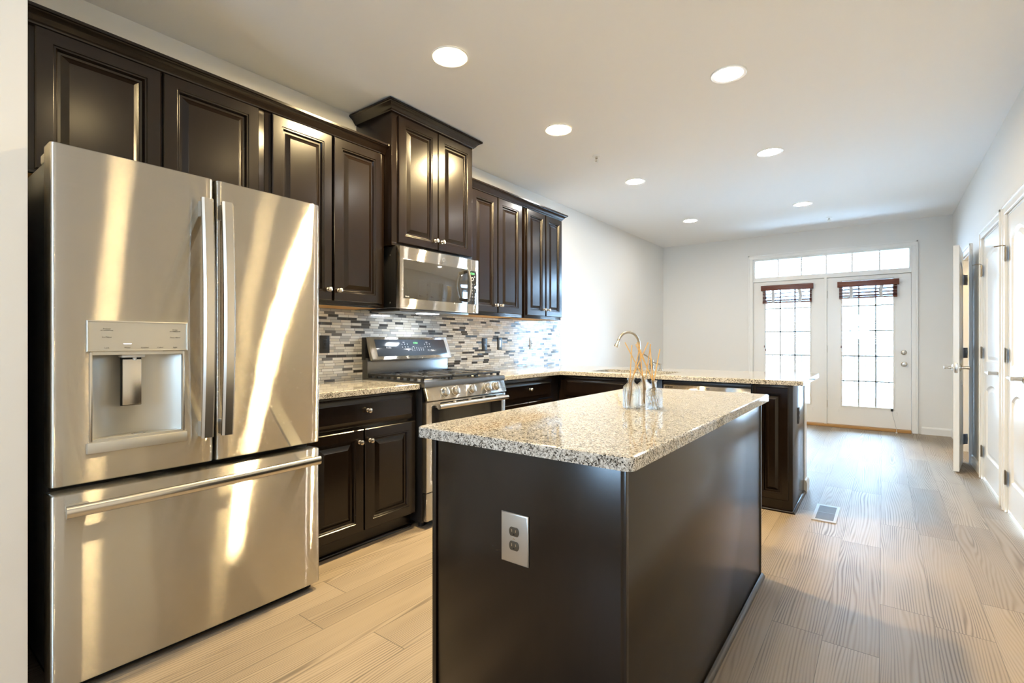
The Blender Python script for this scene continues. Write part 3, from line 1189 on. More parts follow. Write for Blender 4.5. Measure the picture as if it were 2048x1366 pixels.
t = thing('base_cabinet', 'dark base cabinet with drawer in the corner right of the stove', 'cabinet', (-2.6, 3.4, 0))
c = MB()
c.box(XL + 0.012, BX, 2.965, 3.866, 0.10, 0.876, 0.0015)
c.build('carcass', wood_m, t)
MB().box(XL + 0.05, -2.415, 2.967, 3.84, 0, 0.10).build('toe_kick', wood_m, t)
cdrawer(FX(BX + 0.0005, 2.985, 0.688), 0.748, 0.158, t, (0.392, 0.09))
cdoor(FX(BX + 0.0005, 2.985, 0.105), 0.368, 0.567, t, (0.338, 0.5))
cdoor(FX(BX + 0.0005, 3.365, 0.105), 0.368, 0.567, t, (0.03, 0.5))

# peninsula cabinets (fronts face the island)
PY = 3.870
t = thing('sink_cabinet', 'dark sink base cabinet in the peninsula with a blank false drawer front', 'cabinet', (-1.85, 4.1, 0))
c = MB()
c.box(-2.362, -1.405, PY, PY + 0.02, 0.10, 0.876, 0.001)
c.box(-2.362, -2.34, PY + 0.02, 4.44, 0.10, 0.876)
c.box(-1.425, -1.405, PY + 0.02, 4.44, 0.10, 0.876)
c.box(-2.34, -1.425, PY + 0.02, 4.44, 0.10, 0.12)
c.build('carcass', wood_m, t)
MB().box(-2.362, -1.405, PY + 0.06, PY + 0.08, 0, 0.10).build('toe_kick', wood_m, t)
cdrawer(FNY(PY - 0.0005, -2.295, 0.690), 0.845, 0.158, t, None, 'false_front')
cdoor(FNY(PY - 0.0005, -2.295, 0.105), 0.415, 0.565, t, (0.385, 0.5))
cdoor(FNY(PY - 0.0005, -1.865, 0.105), 0.415, 0.565, t, (0.03, 0.5))

t = thing('dishwasher', 'stainless dishwasher under the peninsula counter', 'dishwasher', (-1.06, 4.1, 0))
MB().box(-1.397, -0.748, PY + 0.012, 4.44, 0.09, 0.872).build('tub', black_m, t)
MB().box(-1.39, -0.752, PY + 0.05, PY + 0.07, 0.0, 0.09).build('toe_kick', black_m, t)
d = MB().box(-1.390, -0.752, PY - 0.026, PY + 0.011, 0.10, 0.838, 0.004).build('door', steel_m, t)
MB().box(-1.392, -0.750, PY - 0.020, PY + 0.012, 0.8395, 0.866, 0.003).build('control_strip', black_m, t)
v = MB()
for r in range(2):
    for k in range(5):
        v.box(-1.375 + k * 0.013, -1.366 + k * 0.013, PY - 0.0268, PY - 0.0255, 0.812 + r * 0.009, 0.817 + r * 0.009)
v.build('vent_slots', rubber_m, d)
b_ = MB().fbox(FNY(PY - 0.0262, 0, 0), -1.06, -1.035, 0.818, 0.826, 0, 0.001)
b_.build('badge', dsteel_m, d)
hb = MB()
hb.tube([(-1.36, PY - 0.065, 0.72), (-0.785, PY - 0.065, 0.72)], 0.013, 12)
hb.cyl((-1.33, PY - 0.026, 0.72), (-1.33, PY - 0.065, 0.72), 0.009)
hb.cyl((-0.815, PY - 0.026, 0.72), (-0.815, PY - 0.065, 0.72), 0.009)
hb.build('handle', steelv_m, d)

t = thing('end_cabinet', 'dark panelled end cabinet at the open end of the peninsula', 'cabinet', (-0.62, 4.15, 0))
c = MB()
c.box(-0.744, -0.491, PY - 0.018, 4.449, 0.0, 0.876, 0.002)
c.build('carcass', wood_m, t)
cdoor(FNY(PY - 0.0185, -0.716, 0.085), 0.200, 0.772, t, None, 'door', 0.8)
MB().sweep(SH, [(-0.744, PY - 0.018, 0), (-0.491, PY - 0.018, 0), (-0.491, 4.449, 0)]).build('shoe_molding', wood_m, t)


def outlet(name, f, label, plate, dev, style, group=None, w=0.072, h=0.116):
    """f: face frame centred on the plate"""
    t = thing(name, label, 'outlet' if style != 'switch' else 'switch', f.p(0, -h / 2, 0), group)
    o = []
    rr = 0.004
    MB().rings(F(f.p(-w / 2, -h / 2, 0.0005), f.U, f.V), w, h, [(0, 0), (0, 0.0025), (0.0015, 0.0045), (0.004, 0.0055)], back=True).build('wall_plate', plate, t)
    if style == 'duplex':
        for dv in (0.0195, -0.0195):
            pts = []
            for k in range(28):
                a = 2 * PI * k / 28
                pts.append((0.017 * math.cos(a), max(-0.0125, min(0.0125, 0.017 * math.sin(a)))))
            g = F(f.p(0, dv, 0), f.U, f.V)
            m_ = MB().slab(g, pts, [], 0.003, 0.0075, 0.0008)
            r_ = m_.build('receptacle', dev, t)
            s_ = MB()
            s_.fbox(g, -0.0075, -0.0055, -0.001, 0.007, 0.0074, 0.0079)
            s_.fbox(g, 0.0055, 0.0075, -0.0005, 0.0065, 0.0074, 0.0079)
            s_.build('slots', nickel_m if plate is outp_m else rubber_m, r_)
            s_ = MB().lathe(F(g.p(0, -0.0065, 0.0074), f.U, f.V), [(0.0026, 0), (0.0026, 0.0005)], 10)
            s_.build('ground_hole', rubber_m, r_)
        MB().lathe(F(f.p(0, 0, 0.0055), f.U, f.V), [(0.003, 0), (0.0022, 0.0012)], 10).build('screw', nickel_m, t)
    elif style == 'gfci':
        m_ = MB().fbox(f, -0.0165, 0.0165, -0.0335, 0.0335, 0.003, 0.0078, 0.001)
        r_ = m_.build('receptacle', dev, t)
        s_ = MB()
        for dv in (0.021, -0.021):
            s_.fbox(f, -0.0075, -0.0055, dv - 0.004, dv + 0.004, 0.0077, 0.0082)
            s_.fbox(f, 0.0055, 0.0075, dv - 0.004, dv + 0.004, 0.0077, 0.0082)
        s_.build('slots', rubber_m, r_)
        s_ = MB().fbox(f, -0.009, 0.009, -0.006, -0.001, 0.0077, 0.009, 0.0005)
        s_.fbox(f, -0.009, 0.009, 0.001, 0.006, 0.0077, 0.009, 0.0005)
        s_.build('reset_button', rubber_m, r_)
    else:
        m_ = MB().fbox(f, -0.0165, 0.0165, -0.0335, 0.0335, 0.003, 0.0068, 0.001)
        m_.build('switch_frame', dev, t)
        MB().fbox(F(f.p(0, 0, 0), f.U, (f.V + f.N * 0.06)), -0.013, 0.013, -0.03, 0.03, 0.0066, 0.009, 0.001).build('rocker', rubber_m if plate is outp_m else dev, t)
    return t


outlet('wall_outlet', F((-0.4905, 4.126, 0.640), (0, 1, 0), (0, 0, 1)), 'dark outlet on the end panel of the peninsula', black_m, outb_m, 'duplex')
gb = XL + 0.0092
outlet('wall_outlet', FX(gb, 1.862, 1.157), 'black outlet on the backsplash beside the refrigerator', black_m, black_m, 'gfci')
outlet('wall_outlet', FX(gb, 3.490, 1.148), 'first dark outlet right of the stove on the backsplash', black_m, outb_m, 'duplex')
outlet('light_switch', FX(gb, 3.714, 1.154), 'dark switch plate on the backsplash, between two outlets', black_m, outp_m, 'switch')
outlet('wall_outlet', FX(gb, 4.249, 1.155), 'steel outlet plate nearest the right end of the backsplash', outp_m, panel_m, 'gfci')

# ------------------------------------------------------------------ counters
def rounded(x0, x1, y0, y1, r, n=5):
    pts = []
    for cx, cy, a0 in ((x1 - r, y0 + r, -90), (x1 - r, y1 - r, 0), (x0 + r, y1 - r, 90), (x0 + r, y0 + r, 180)):
        for k in range(n + 1):
            a = math.radians(a0 + 90 * k / n)
            pts.append((cx + r * math.cos(a), cy + r * math.sin(a)))
    return pts


TH = 0.033
CB = CT - TH
f0 = FZ(0)
m = MB().slab(f0, [(XL + 0.01, 1.352), (-2.322, 1.352), (-2.322, 2.138), (XL + 0.01, 2.138)], [], CB, CT, 0.005)
tag(m.build('countertop', granite_m, ang=20), 'short granite countertop between refrigerator and stove', 'countertop')
SX0, SX1, SY0, SY1 = -2.10, -1.40, 3.965, 4.345
m = MB().slab(f0, [(XL + 0.01, 2.967), (-2.322, 2.967), (-2.322, 3.821), (-0.425, 3.821), (-0.425, 4.817), (XL + 0.01, 4.817)],
              [rounded(SX0, SX1, SY0, SY1, 0.03)], CB, CT, 0.005)
tag(m.build('countertop', granite_m, ang=20), 'L-shaped granite countertop of corner run and peninsula with sink', 'countertop')
m = MB().slab(f0, rounded(-1.173, -0.456, 1.063, 2.767, 0.022), [], CB, CT, 0.006)
tag(m.build('countertop', granite_m, ang=20), 'big granite countertop on the kitchen island', 'countertop')

# sink
t = thing('kitchen_sink', 'steel undermount sink in the peninsula counter', 'sink', (-1.75, 4.15, 0.68))
m = MB()
o_, i_ = rounded(SX0 - 0.02, SX1 + 0.02, SY0 - 0.02, SY1 + 0.02, 0.035), rounded(SX0 - 0.003, SX1 + 0.003, SY0 - 0.003, SY1 + 0.003, 0.032)
m.slab(f0, o_, [i_], CB - 0.004, CB - 0.0006)
bt = rounded(SX0 + 0.02, SX1 - 0.02, SY0 + 0.02, SY1 - 0.02, 0.04)
n = len(i_)
for k in range(n):
    j = (k + 1) % n
    m.face([(*i_[j], CB - 0.002), (*i_[k], CB - 0.002), (*bt[k], 0.70), (*bt[j], 0.70)])
m.face([(*p, 0.70) for p in bt])
m.build('basin', steelv_m, t)
MB().lathe(FZ(0.7005, -1.75, 4.15), [(0.045, 0), (0.042, 0.003), (0.025, 0.002), (0.0, 0.0015)], 20, False).build('drain', nickel_m, t)

# faucet
t = thing('faucet', 'tall gooseneck faucet behind the peninsula sink', 'faucet', (-1.84, 4.46, CT))
fb = FZ(CT, -1.84, 4.46)
MB().lathe(fb, [(0.03, 0.0003), (0.03, 0.006), (0.022, 0.012), (0.019, 0.05), (0.021, 0.055), (0.017, 0.065), (0.014, 0.075)], 20).build('base', bronze_m, t)
dr = Vector((-0.145, -0.235, 0)).normalized()
R = 0.118
pts, rad = [], []
for z in (0.06, 0.12, 0.18, 0.225):
    pts.append(Vector((-1.84, 4.46, CT + z)))
    rad.append(0.0125)
for k in range(1, 15):
    a = PI - (PI * 0.90) * k / 14
    pts.append(Vector((-1.84, 4.46, CT + 0.235)) + dr * (R + R * math.cos(a)) + Vector((0, 0, R * math.sin(a))))
    rad.append(0.0125)
e = pts[-1]
dn = (pts[-1] - pts[-2]).normalized()
MB().tube(pts, rad, 14).build('spout', bronze_m, t)
fs = F(e, dn.cross(Vector((0, 1, 0))), dn.cross(dn.cross(Vector((0, 1, 0)))), dn)
MB().lathe(fs, [(0.0135, -0.004), (0.015, 0.0), (0.013, 0.004), (0.0145, 0.012), (0.019, 0.04), (0.022, 0.05), (0.022, 0.058), (0.017, 0.06)], 18).build('spray_head', nickel_m, t)
t = thing('valve_lever', 'separate single lever valve right of the gooseneck faucet', 'valve', (-1.72, 4.46, CT))
MB().lathe(FZ(CT, -1.72, 4.46), [(0.027, 0.0003), (0.027, 0.005), (0.02, 0.012), (0.019, 0.045), (0.023, 0.05), (0.023, 0.058), (0.019, 0.064), (0.017, 0.09), (0.010, 0.105), (0.004, 0.11)], 18).build('body', bronze_m, t)
MB().tube([(-1.722, 4.458, CT + 0.098), (-1.74, 4.45, CT + 0.112), (-1.765, 4.44, CT + 0.135), (-1.785, 4.432, CT + 0.146)], [0.006, 0.0055, 0.006, 0.0075], 10).build('lever', bronze_m, t)
t = thing('soap_dispenser', 'small soap pump at the right of the sink', 'soap dispenser', (-1.635, 4.46, CT))
MB().lathe(FZ(CT, -1.635, 4.46), [(0.02, 0.0003), (0.02, 0.004), (0.013, 0.01), (0.010, 0.03), (0.011, 0.035), (0.008, 0.038), (0.008, 0.058), (0.004, 0.062)], 16).build('base', bronze_m, t)
MB().tube([(-1.635, 4.46, CT + 0.055), (-1.655, 4.44, CT + 0.062), (-1.69, 4.41, CT + 0.074)], [0.006, 0.0055, 0.004], 10).build('nozzle', bronze_m, t)

# ------------------------------------------------------------------ island
t = thing('kitchen_island', 'dark island cabinet under the big granite top', 'island', (-0.81, 1.9, 0))
IX0, IX1, IY0, IY1 = -1.137, -0.489, 1.103, 2.735
m = MB()
m.box(IX0 + 0.02, IX1 - 0.004, IY0 + 0.006, IY1 - 0.004, 0.0, CB - 0.0005)
m.build('carcass', wood_m, t)
MB().box(IX0 + 0.022, IX1 - 0.012, IY0, IY0 + 0.0055, 0.0, CB - 0.0008, 0.0008).build('end_panel', wood_m, t)
MB().box(IX1 - 0.0035, IX1, IY0 + 0.012, IY1 - 0.02, 0.0, CB - 0.0008, 0.0008).build('back_panel', wood_m, t)
for nm, b6 in (('corner_stile', (IX0, IX0 + 0.0165, IY0 - 0.004, IY0 + 0.03)), ('corner_stile', (IX1 - 0.0115, IX1 + 0.003, IY0 - 0.003, IY0 + 0.0115)), ('corner_stile', (IX1 - 0.0195, IX1 + 0.003, IY1 - 0.019, IY1))):
    MB().box(b6[0], b6[1], b6[2], b6[3], 0.0, CB - 0.0006, 0.0015).build(nm, wood_m, t)
MB().sweep(SH, [(IX0, IY0 - 0.004, 0), (IX1 + 0.003, IY0 - 0.004, 0), (IX1 + 0.003, IY1, 0)]).build('shoe_molding', principled('shoe_finish', (0.05, 0.045, 0.042), 0.3) if 'shoe_finish' not in MATS else MATS['shoe_finish'], t)
for k in range(3):
    y1 = IY1 - 0.03 - k * 0.53
    ff = FNX(IX0 + 0.0195, y1, 0.11)
    cdoor(ff, 0.255, 0.56, t, (0.225, 0.5))
    cdoor(F(ff.p(0.262, 0, 0), ff.U, ff.V), 0.255, 0.56, t, (0.03, 0.5))
    cdrawer(F(ff.p(0, 0.575, 0), ff.U, ff.V), 0.517, 0.16, t, (0.258, 0.08))
outlet('wall_outlet', FNY(IY0 - 0.0003, -0.814, 0.631), 'steel plate with two brown sockets on the near end of the island', outp_m, outb_m, 'duplex', w=0.092, h=0.138)

# ------------------------------------------------------------------ refrigerator
t = thing('refrigerator', 'stainless french door refrigerator with water dispenser', 'refrigerator', (-2.55, 0.87, 0))
XD = -2.14
FY0, FY1, FM0, FM1 = 0.386, 1.339, 0.8685, 0.8795
MB().box(-2.915, -2.252, 0.398, 1.330, 0.045, 1.792, 0.006).build('body', fside_m, t)
m = MB().box(-2.90, -2.19, 0.41, 1.318, 0.004, 0.05)
m.build('toe_grille', rubber_m, t)
MB().box(-2.251, -2.236, 0.400, 1.326, 0.06, 1.80).build('gasket', rubber_m, t)
for y0 in (0.398, 1.275):
    m = MB().box(-2.36, -2.235, y0, y0 + 0.055, 1.7925, 1.826, 0.006)
    m.build('hinge_cover', principled('light_grey_cover', (0.42, 0.41, 0.38), 0.45) if 'light_grey_cover' not in MATS else MATS['light_grey_cover'], t)


def bowed_front(y0, y1, z0, z1, hole=None):
    """door slab from x=-2.235 to the gently bowed front at XD; hole = (y0,y1,z0,z1) cut in the front"""
    f = FX(0)
    mm = MB()
    r = 0.014
    n = 14
    us = [y0, y0 + r * 0.3, y0 + r] + [y0 + r + (y1 - y0 - 2 * r) * k / n for k in range(1, n)] + [y1 - r, y1 - r * 0.3, y1]

    def dep(u):
        e = min(u - y0, y1 - u)
        bow = 0.008 * (1 - ((u - 0.8625) / 0.477) ** 2) - 0.004
        if e < r:
            q = 1 - e / r
            return XD + bow - r * (1 - math.sqrt(max(0, 1 - q * q)))
        return XD + bow
    zs = [z0, z0 + 0.004, z1 - 0.004, z1]
    if hole:
        us = sorted(set(us + [hole[0], hole[1]]))
        zs = sorted(set(zs + [hole[2], hole[3]]))
    ins = lambda z: 0.004 if z in (z0, z1) else 0.0
    grid = {}
    for i, u in enumerate(us):
        for j, z in enumerate(zs):
            grid[i, j] = mm.b.verts.new((dep(u) - ins(z), u, z))
    for i in range(len(us) - 1):
        for j in range(len(zs) - 1):
            if hole and us[i] >= hole[0] - 1e-6 and us[i + 1] <= hole[1] + 1e-6 and zs[j] >= hole[2] - 1e-6 and zs[j + 1] <= hole[3] + 1e-6:
                continue
            mm.b.faces.new((grid[i, j], grid[i + 1, j], grid[i + 1, j + 1], grid[i, j + 1]))
    # sides and back
    xb = -2.235
    per = [(i, 0) for i in range(len(us))] + [(len(us) - 1, j) for j in range(1, len(zs))] + [(i, len(zs) - 1) for i in range(len(us) - 2, -1, -1)] + [(0, j) for j in range(len(zs) - 2, 0, -1)]
    back = {k: mm.b.verts.new((xb, grid[k].co.y, grid[k].co.z)) for k in per}
    for a, b2 in zip(per, per[1:] + per[:1]):
        mm.b.faces.new((grid[a], back[a], back[b2], grid[b2]))
    mm.b.faces.new([back[k] for k in per][::-1])
    return mm


HO = (0.485, 0.763, 0.832, 1.139)
dl = bowed_front(FY0, FM0, 0.700, 1.823, HO).build('door', steel_m, t, ang=50)
dr_ = bowed_front(FM1, FY1, 0.700, 1.823).build('door', steel_m, t, ang=50)
dd = bowed_front(FY0, FY1, 0.036, 0.672).build('freezer_drawer', steel_m, t, ang=50)


def fridge_handle(y, parent):
    h = MB()
    z0, z1 = 0.806, 1.727
    pts = [(-2.084 + 0.020 * math.sin(PI * q), y, z0 + (z1 - z0) * q) for q in [k / 16 for k in range(17)]]
    n = len(pts)
    # rounded-rectangle section
    sec = [(-0.019, -0.010), (0.019, -0.010), (0.021, -0.006), (0.021, 0.004), (0.014, 0.011), (-0.014, 0.011), (-0.021, 0.004), (-0.021, -0.006)]
    rows = [[h.b.verts.new((p[0] + b2, p[1] + a, p[2])) for a, b2 in sec] for p in pts]
    for a, b2 in zip(rows, rows[1:]):
        for k in range(8):
            h.b.faces.new((a[k], a[(k + 1) % 8], b2[(k + 1) % 8], b2[k]))
    h.b.faces.new(rows[0])
    h.b.faces.new(rows[-1])
    o = h.build('handle', steelv_m, parent, ang=40)
    for z in (z0 + 0.03, z1 - 0.035):
        h = MB().box(XD - 0.004, -2.088, y - 0.012, y + 0.012, z - 0.03, z + 0.03, 0.003)
        h.build('handle_mount', panel_m, parent)


fridge_handle(0.824, dl)
fridge_handle(0.897, dr_)
h = MB()
pts = [(-2.082 + 0.012 * math.sin(PI * q), 0.412 + (1.300 - 0.412) * q, 0.628) for q in [k / 12 for k in range(13)]]
h.tube(pts, 0, 16, flat=(0.013, 0.020, (0, 0, 1)))
h.build('handle', steelv_m, dd, ang=50)
for y in (0.45, 1.262):
    MB().box(XD - 0.004, -2.085, y - 0.03, y + 0.03, 0.617, 0.639, 0.003).build('handle_mount', panel_m, dd)

# dispenser
m = MB()
n = 14
cols = []
for k in range(n + 1):
    q = k / n
    y = HO[0] + (HO[1] - HO[0]) * q
    x = XD - 0.004 - 0.070 * math.sin(PI * q) ** 0.75
    cols.append((x, y))
for (x0, y0), (x1, y1) in zip(cols, cols[1:]):
    m.face([(x0, y0, HO[2]), (x1, y1, HO[2]), (x1, y1, HO[3]), (x0, y0, HO[3])])
m.build('dispenser_recess', panel_m, dl, ang=60)
for nm, z in (('dispenser_floor', HO[2] - 0.002), ('dispenser_roof', HO[3] - 0.01)):
    m = MB()
    pl_ = cols + [(XD + 0.003, HO[1]), (XD + 0.003, HO[0])]
    for zz in (z, z + 0.012):
        m.face([(x, y, zz) for x, y in pl_])
    for (xa, ya), (xb, yb) in zip(pl_, pl_[1:] + pl_[:1]):
        m.face([(xa, ya, z), (xb, yb, z), (xb, yb, z + 0.012), (xa, ya, z + 0.012)])
    m.build(nm, panel_m, dl)
for ya, yb in ((HO[0] - 0.003, HO[0] + 0.0045), (HO[1] - 0.0045, HO[1] + 0.003)):
    MB().box(XD - 0.02, XD + 0.0045, ya, yb, HO[2], HO[3], 0.001).build('dispenser_trim', steelv_m, dl)
MB().box(XD - 0.004, XD + 0.012, 0.474, 0.772, 0.797, 0.833, 0.002).build('drip_tray', panel_m, dl)
MB().lathe(FZ(HO[2] + 0.0105, XD - 0.03, 0.63), [(0.022, 0), (0.022, 0.001), (0.016, 0.0012), (0.016, 0.0)], 20, False).build('drain_ring', steelv_m, dl)
MB().box(XD - 0.045, XD - 0.038, 0.578, 0.640, 0.945, 1.126, 0.001).build('paddle_back', rubber_m, dl)
MB().box(XD - 0.0379, XD - 0.026, 0.581, 0.637, 0.948, 1.112, 0.002).build('paddle', steelv_m, dl)
m = MB()
m.box(XD - 0.06, XD - 0.012, 0.575, 0.645, 1.118, 1.131, 0.004)
m.cyl((XD - 0.03, 0.617, 1.122), (XD - 0.03, 0.617, 1.108), 0.006)
m.build('nozzle', white_m, dl)
cp = MB()
cp.rings(FX(XD - 0.002, 0.474, 1.141), 0.301, 0.106, [(0, 0), (0, 0.008), (0.002, 0.0095), (0.004, 0.0095), (0.0052, 0.0078)], cap=True, back=True)
cpo = cp.build('control_panel', panel_m, dl)
fp = lambda y, z: FX(XD + 0.0059, y, z)
items = [('Freezer', 0.0068, fp(0.528, 1.2190)), ('SET TEMPERATURE', 0.0042, fp(0.528, 1.2130)), ('Ice Maker', 0.0068, fp(0.528, 1.1905)),
         ('Lock', 0.0068, fp(0.528, 1.1535)), ('Water', 0.0068, fp(0.586, 1.1535)), ('Crushed', 0.0068, fp(0.637, 1.1535)),
         ('Cubed', 0.0068, fp(0.685, 1.1535)), ('Light', 0.0068, fp(0.733, 1.1535)), ('Fridge', 0.0068, fp(0.733, 1.2190)),
         ('SET TEMPERATURE', 0.0042, fp(0.733, 1.2130)), ('Door Alarm', 0.0068, fp(0.733, 1.1905))]
many_letters(items, text_m, 'lettering', dl)
MB().box(XD + 0.0057, XD + 0.0063, 0.574, 0.598, 1.1665, 1.1685).build('indicator_light', barled_m, dl)


def emblem(f, r, parent, bg=None):
    MB().lathe(f, [(r, 0), (r, 0.0015), (r * 0.93, 0.0025), (r * 0.86, 0.0022), (r * 0.84, 0.0015), (0, 0.0015)], 24, False).build('emblem', bg or steelv_m, parent)
    letters('GE', r * 0.95, F(f.p(0, 0, 0.0016), f.U, f.V), dsteel_m, 'emblem_lettering', parent, shear=0.25)


emblem(FX(XD - 0.0045, 1.265, 1.709), 0.019, dr_)

# ------------------------------------------------------------------ microwave
t = thing('microwave', 'stainless over the range microwave', 'microwave', (-2.7, 2.518, 1.392))
XM = -2.50
MB().box(XL + 0.0095, -2.5405, 2.131, 2.906, 1.398, 1.800, 0.003).build('body', black_m, t)
m = MB().box(-2.86, -2.56, 2.18, 2.86, 1.378, 1.398, 0.003)
m.build('vent_grille', dsteel_m, t)
MB().box(-2.70, -2.62, 2.45, 2.60, 1.3755, 1.3785).build('task_light', emit('task_lamp', (0.85, 0.93, 1.0), 40), t)
fm = FX(XM, 0, 0)
m = MB().box(-2.54, XM, 2.130, 2.780, 1.392, 1.7985, 0.004)
md = m.build('door', steel_m, t)
m = MB().box(-2.54, XM, 2.7825, 2.908, 1.392, 1.7985, 0.004)
mc = m.build('control_panel', steel_m, t)
MB().rings(FX(XM - 0.001, 2.159, 1.459), 0.6205, 0.257, [(0, 0), (0, 0.002), (0.001, 0.0025)], back=True).build('window', mw_gl, md)
MB().rings(FX(XM - 0.001, 2.784, 1.459), 0.094, 0.253, [(0, 0), (0, 0.002), (0.001, 0.0025)], back=True).build('keypad', blk_gl, mc)
letters('12:54', 0.021, FX(XM + 0.0016, 2.834, 1.690), led_m, 'display_digits', mc)
kp = []
for r in range(6):
    for c_ in range(3):
        kp.append((('123', '456', '789', '+0-', '\u25cb\u25cb\u25cb', 'III')[r][c_], 0.011, FX(XM + 0.0016, 2.812 + 0.022 * c_, 1.610 - 0.024 * r)))
many_letters(kp, wtext_m, 'keypad_lettering', mc)
k_ = MB().lathe(FX(XM + 0.0015, 2.834, 1.650), [(0.014, 0), (0.014, 0.0012), (0.011, 0.0012), (0.011, 0)], 24, False)
k_.build('dial_ring', wtext_m, mc)
letters('Profile', 0.012, FX(XM + 0.0016, 2.190, 1.471), wtext_m, 'window_lettering', md, shear=0.2)
emblem(FX(XM, 2.527, 1.757), 0.017, md)
m = MB()
pts = [(XM + 0.026 + 0.026 * math.sin(PI * q), 2.757, 1.472 + (1.706 - 1.472) * q) for q in [k / 12 for k in range(13)]]
m.tube(pts, 0, 10, flat=(0.013, 0.007, (0, 1, 0)))
m.build('handle', steelv_m, md)
for z in (1.482, 1.694):
    MB().box(XM + 0.001, XM + 0.030, 2.744, 2.768, z - 0.012, z + 0.012, 0.003).build('handle_mount', black_m, md)
for z in (1.43, 1.745):
    MB().lathe(F((-2.60, 2.131, z), (1, 0, 0), (0, 0, 1)), [(0.006, 0), (0.005, 0.002), (0, 0.0022)], 12, False).build('screw', dsteel_m, t)

# ------------------------------------------------------------------ gas range
t = thing('gas_range', 'stainless gas range with five burners', 'stove', (-2.6, 2.54, 0))
RY0, RY1 = 2.144, 2.960
XO = -2.275
MB().box(-2.90, -2.316, RY0 + 0.004, RY1 - 0.004, 0.035, 0.886, 0.002).build('body', black_m, t)
m = MB()
for x_, y_ in ((-2.86, RY0 + 0.04), (-2.86, RY1 - 0.04), (-2.36, RY0 + 0.04), (-2.36, RY1 - 0.04)):
    m = MB().cyl((x_, y_, 0), (x_, y_, 0.036), 0.018)
    m.build('foot', black_m, t)
# cooktop
m = MB().slab(f0, [(-2.90, RY0), (-2.285, RY0), (-2.285, RY1), (-2.90, RY1)], [], 0.8865, 0.922, 0.006)
m.build('cooktop', dsteel_m, t)
# burners
for bx, by, br in ((-2.74, RY0 + 0.16, 0.042), (-2.47, RY0 + 0.16, 0.05), (-2.605, 2.552, 0.055), (-2.74, RY1 - 0.16, 0.04), (-2.47, RY1 - 0.16, 0.05)):
    b2 = MB().lathe(FZ(0.9222, bx, by), [(br * 1.25, 0), (br * 1.2, 0.006), (br, 0.009), (br, 0.014)], 20).build('burner_base', panel_m, t)
    MB().lathe(FZ(0.9364, bx, by), [(br * 0.92, 0), (br * 0.95, 0.004), (br * 0.85, 0.008), (0, 0.009)], 20, False).build('burner_cap', iron_m, b2)
# three cast grates
for k in range(3):
    y0 = RY0 + 0.018 + k * 0.2615
    y1 = y0 + 0.2575
    x0, x1 = -2.872, -2.312
    m = MB()
    zt, zb = 0.9535, 0.938
    for x_ in (x0, x1 - 0.014):
        m.box(x_, x_ + 0.014, y0, y1, zb, zt, 0.003)
    for y_ in (y0, y1 - 0.014):
        m.box(x0, x1, y_, y_ + 0.014, zb, zt, 0.003)
    xm = (x0 + x1) / 2
    m.box(xm - 0.006, xm + 0.006, y0, y1, zb, zt, 0.002)
    ym = (y0 + y1) / 2
    for cx in ((x0 + xm) / 2, (xm + x1) / 2):
        for q in range(6):
            a = q * PI / 3 + PI / 6
            p0 = Vector((cx + 0.03 * math.cos(a), ym + 0.03 * math.sin(a), zt - 0.005))
            sx = 0.135 / max(abs(math.cos(a)), 1e-3)
            sy = 0.122 / max(abs(math.sin(a)), 1e-3)
            L = min(sx, sy)
            p1 = Vector((cx + L * math.cos(a), ym + L * math.sin(a), zt - 0.007))
            m.tube([p0, (p0 + p1) / 2 + Vector((0, 0, 0.001)), p1], 0.0055, 6)
        m.box(cx - 0.005, cx + 0.005, y0, y1, zb + 0.002, zt - 0.001, 0.002)
    for q in range(9):
        xx = x0 + 0.02 + q * (x1 - x0 - 0.04) / 8
        for y_ in (y0, y1 - 0.012):
            m.box(xx - 0.010, xx + 0.010, y_, y_ + 0.012, 0.9225, zb + 0.002)
    m.build('grate', iron_m, t)
# backguard
MB().box(-2.929, -2.870, RY0 + 0.012, RY1 - 0.012, 0.886, 1.06, 0.002).build('back_panel', dsteel_m, t)
cons = F((-2.815, 2.157, 1.048), (0, 1, 0), (-0.065, 0, 0.162))
L = math.hypot(0.065, 0.162)
m = MB().fbox(cons, 0, 0.786, 0, L, -0.03, 0, 0.006)
co = m.build('console', steel_m, t)
m = MB()
for a in (0.0, 0.777):
    m.face([cons.p(a, 0, -0.004), cons.p(a, L, -0.004), (-2.929, cons.p(a, 0).y, 1.205), (-2.929, cons.p(a, 0).y, 1.05)])
m = MB().box(-2.929, -2.893, 2.150, 2.950, 1.045, 1.205, 0.003)
m.build('console_back', black_m, t)
MB().rings(F(cons.p(0.055, 0.024, -0.0005), cons.U, cons.V), 0.690, 0.128, [(0, 0), (0, 0.0015), (0.001, 0.002)], back=True).build('display_panel', slate_gl, co)
fd = lambda u, v: F(cons.p(u, v, 0.0016), cons.U, cons.V)
its = [('Profile', 0.017, fd(0.165, 0.088)), ('OVEN', 0.007, fd(0.315, 0.130)), ('COOK', 0.007, fd(0.545, 0.130)), ('TIMER', 0.006, fd(0.40, 0.094))]
for r in range(2):
    for c_ in range(3):
        its.append(('ab8'[c_], 0.014, fd(0.295 + c_ * 0.026, 0.115 - r * 0.022)))
        its.append(('x39'[c_], 0.014, fd(0.520 + c_ * 0.026, 0.115 - r * 0.022)))
for c_ in range(6):
    its.append(('1234567890'[c_], 0.012, fd(0.385 + c_ * 0.022, 0.082)))
    its.append(('1234567890'[c_ + 4], 0.012, fd(0.385 + c_ * 0.022, 0.066)))
its += [('oo', 0.014, fd(0.345, 0.066)), ('on', 0.012, fd(0.545, 0.066)), ('off', 0.012, fd(0.58, 0.066))]
many_letters(its, wtext_m, 'console_lettering', co)
letters('12:54', 0.020, fd(0.43, 0.124), led_m, 'display_digits', co)
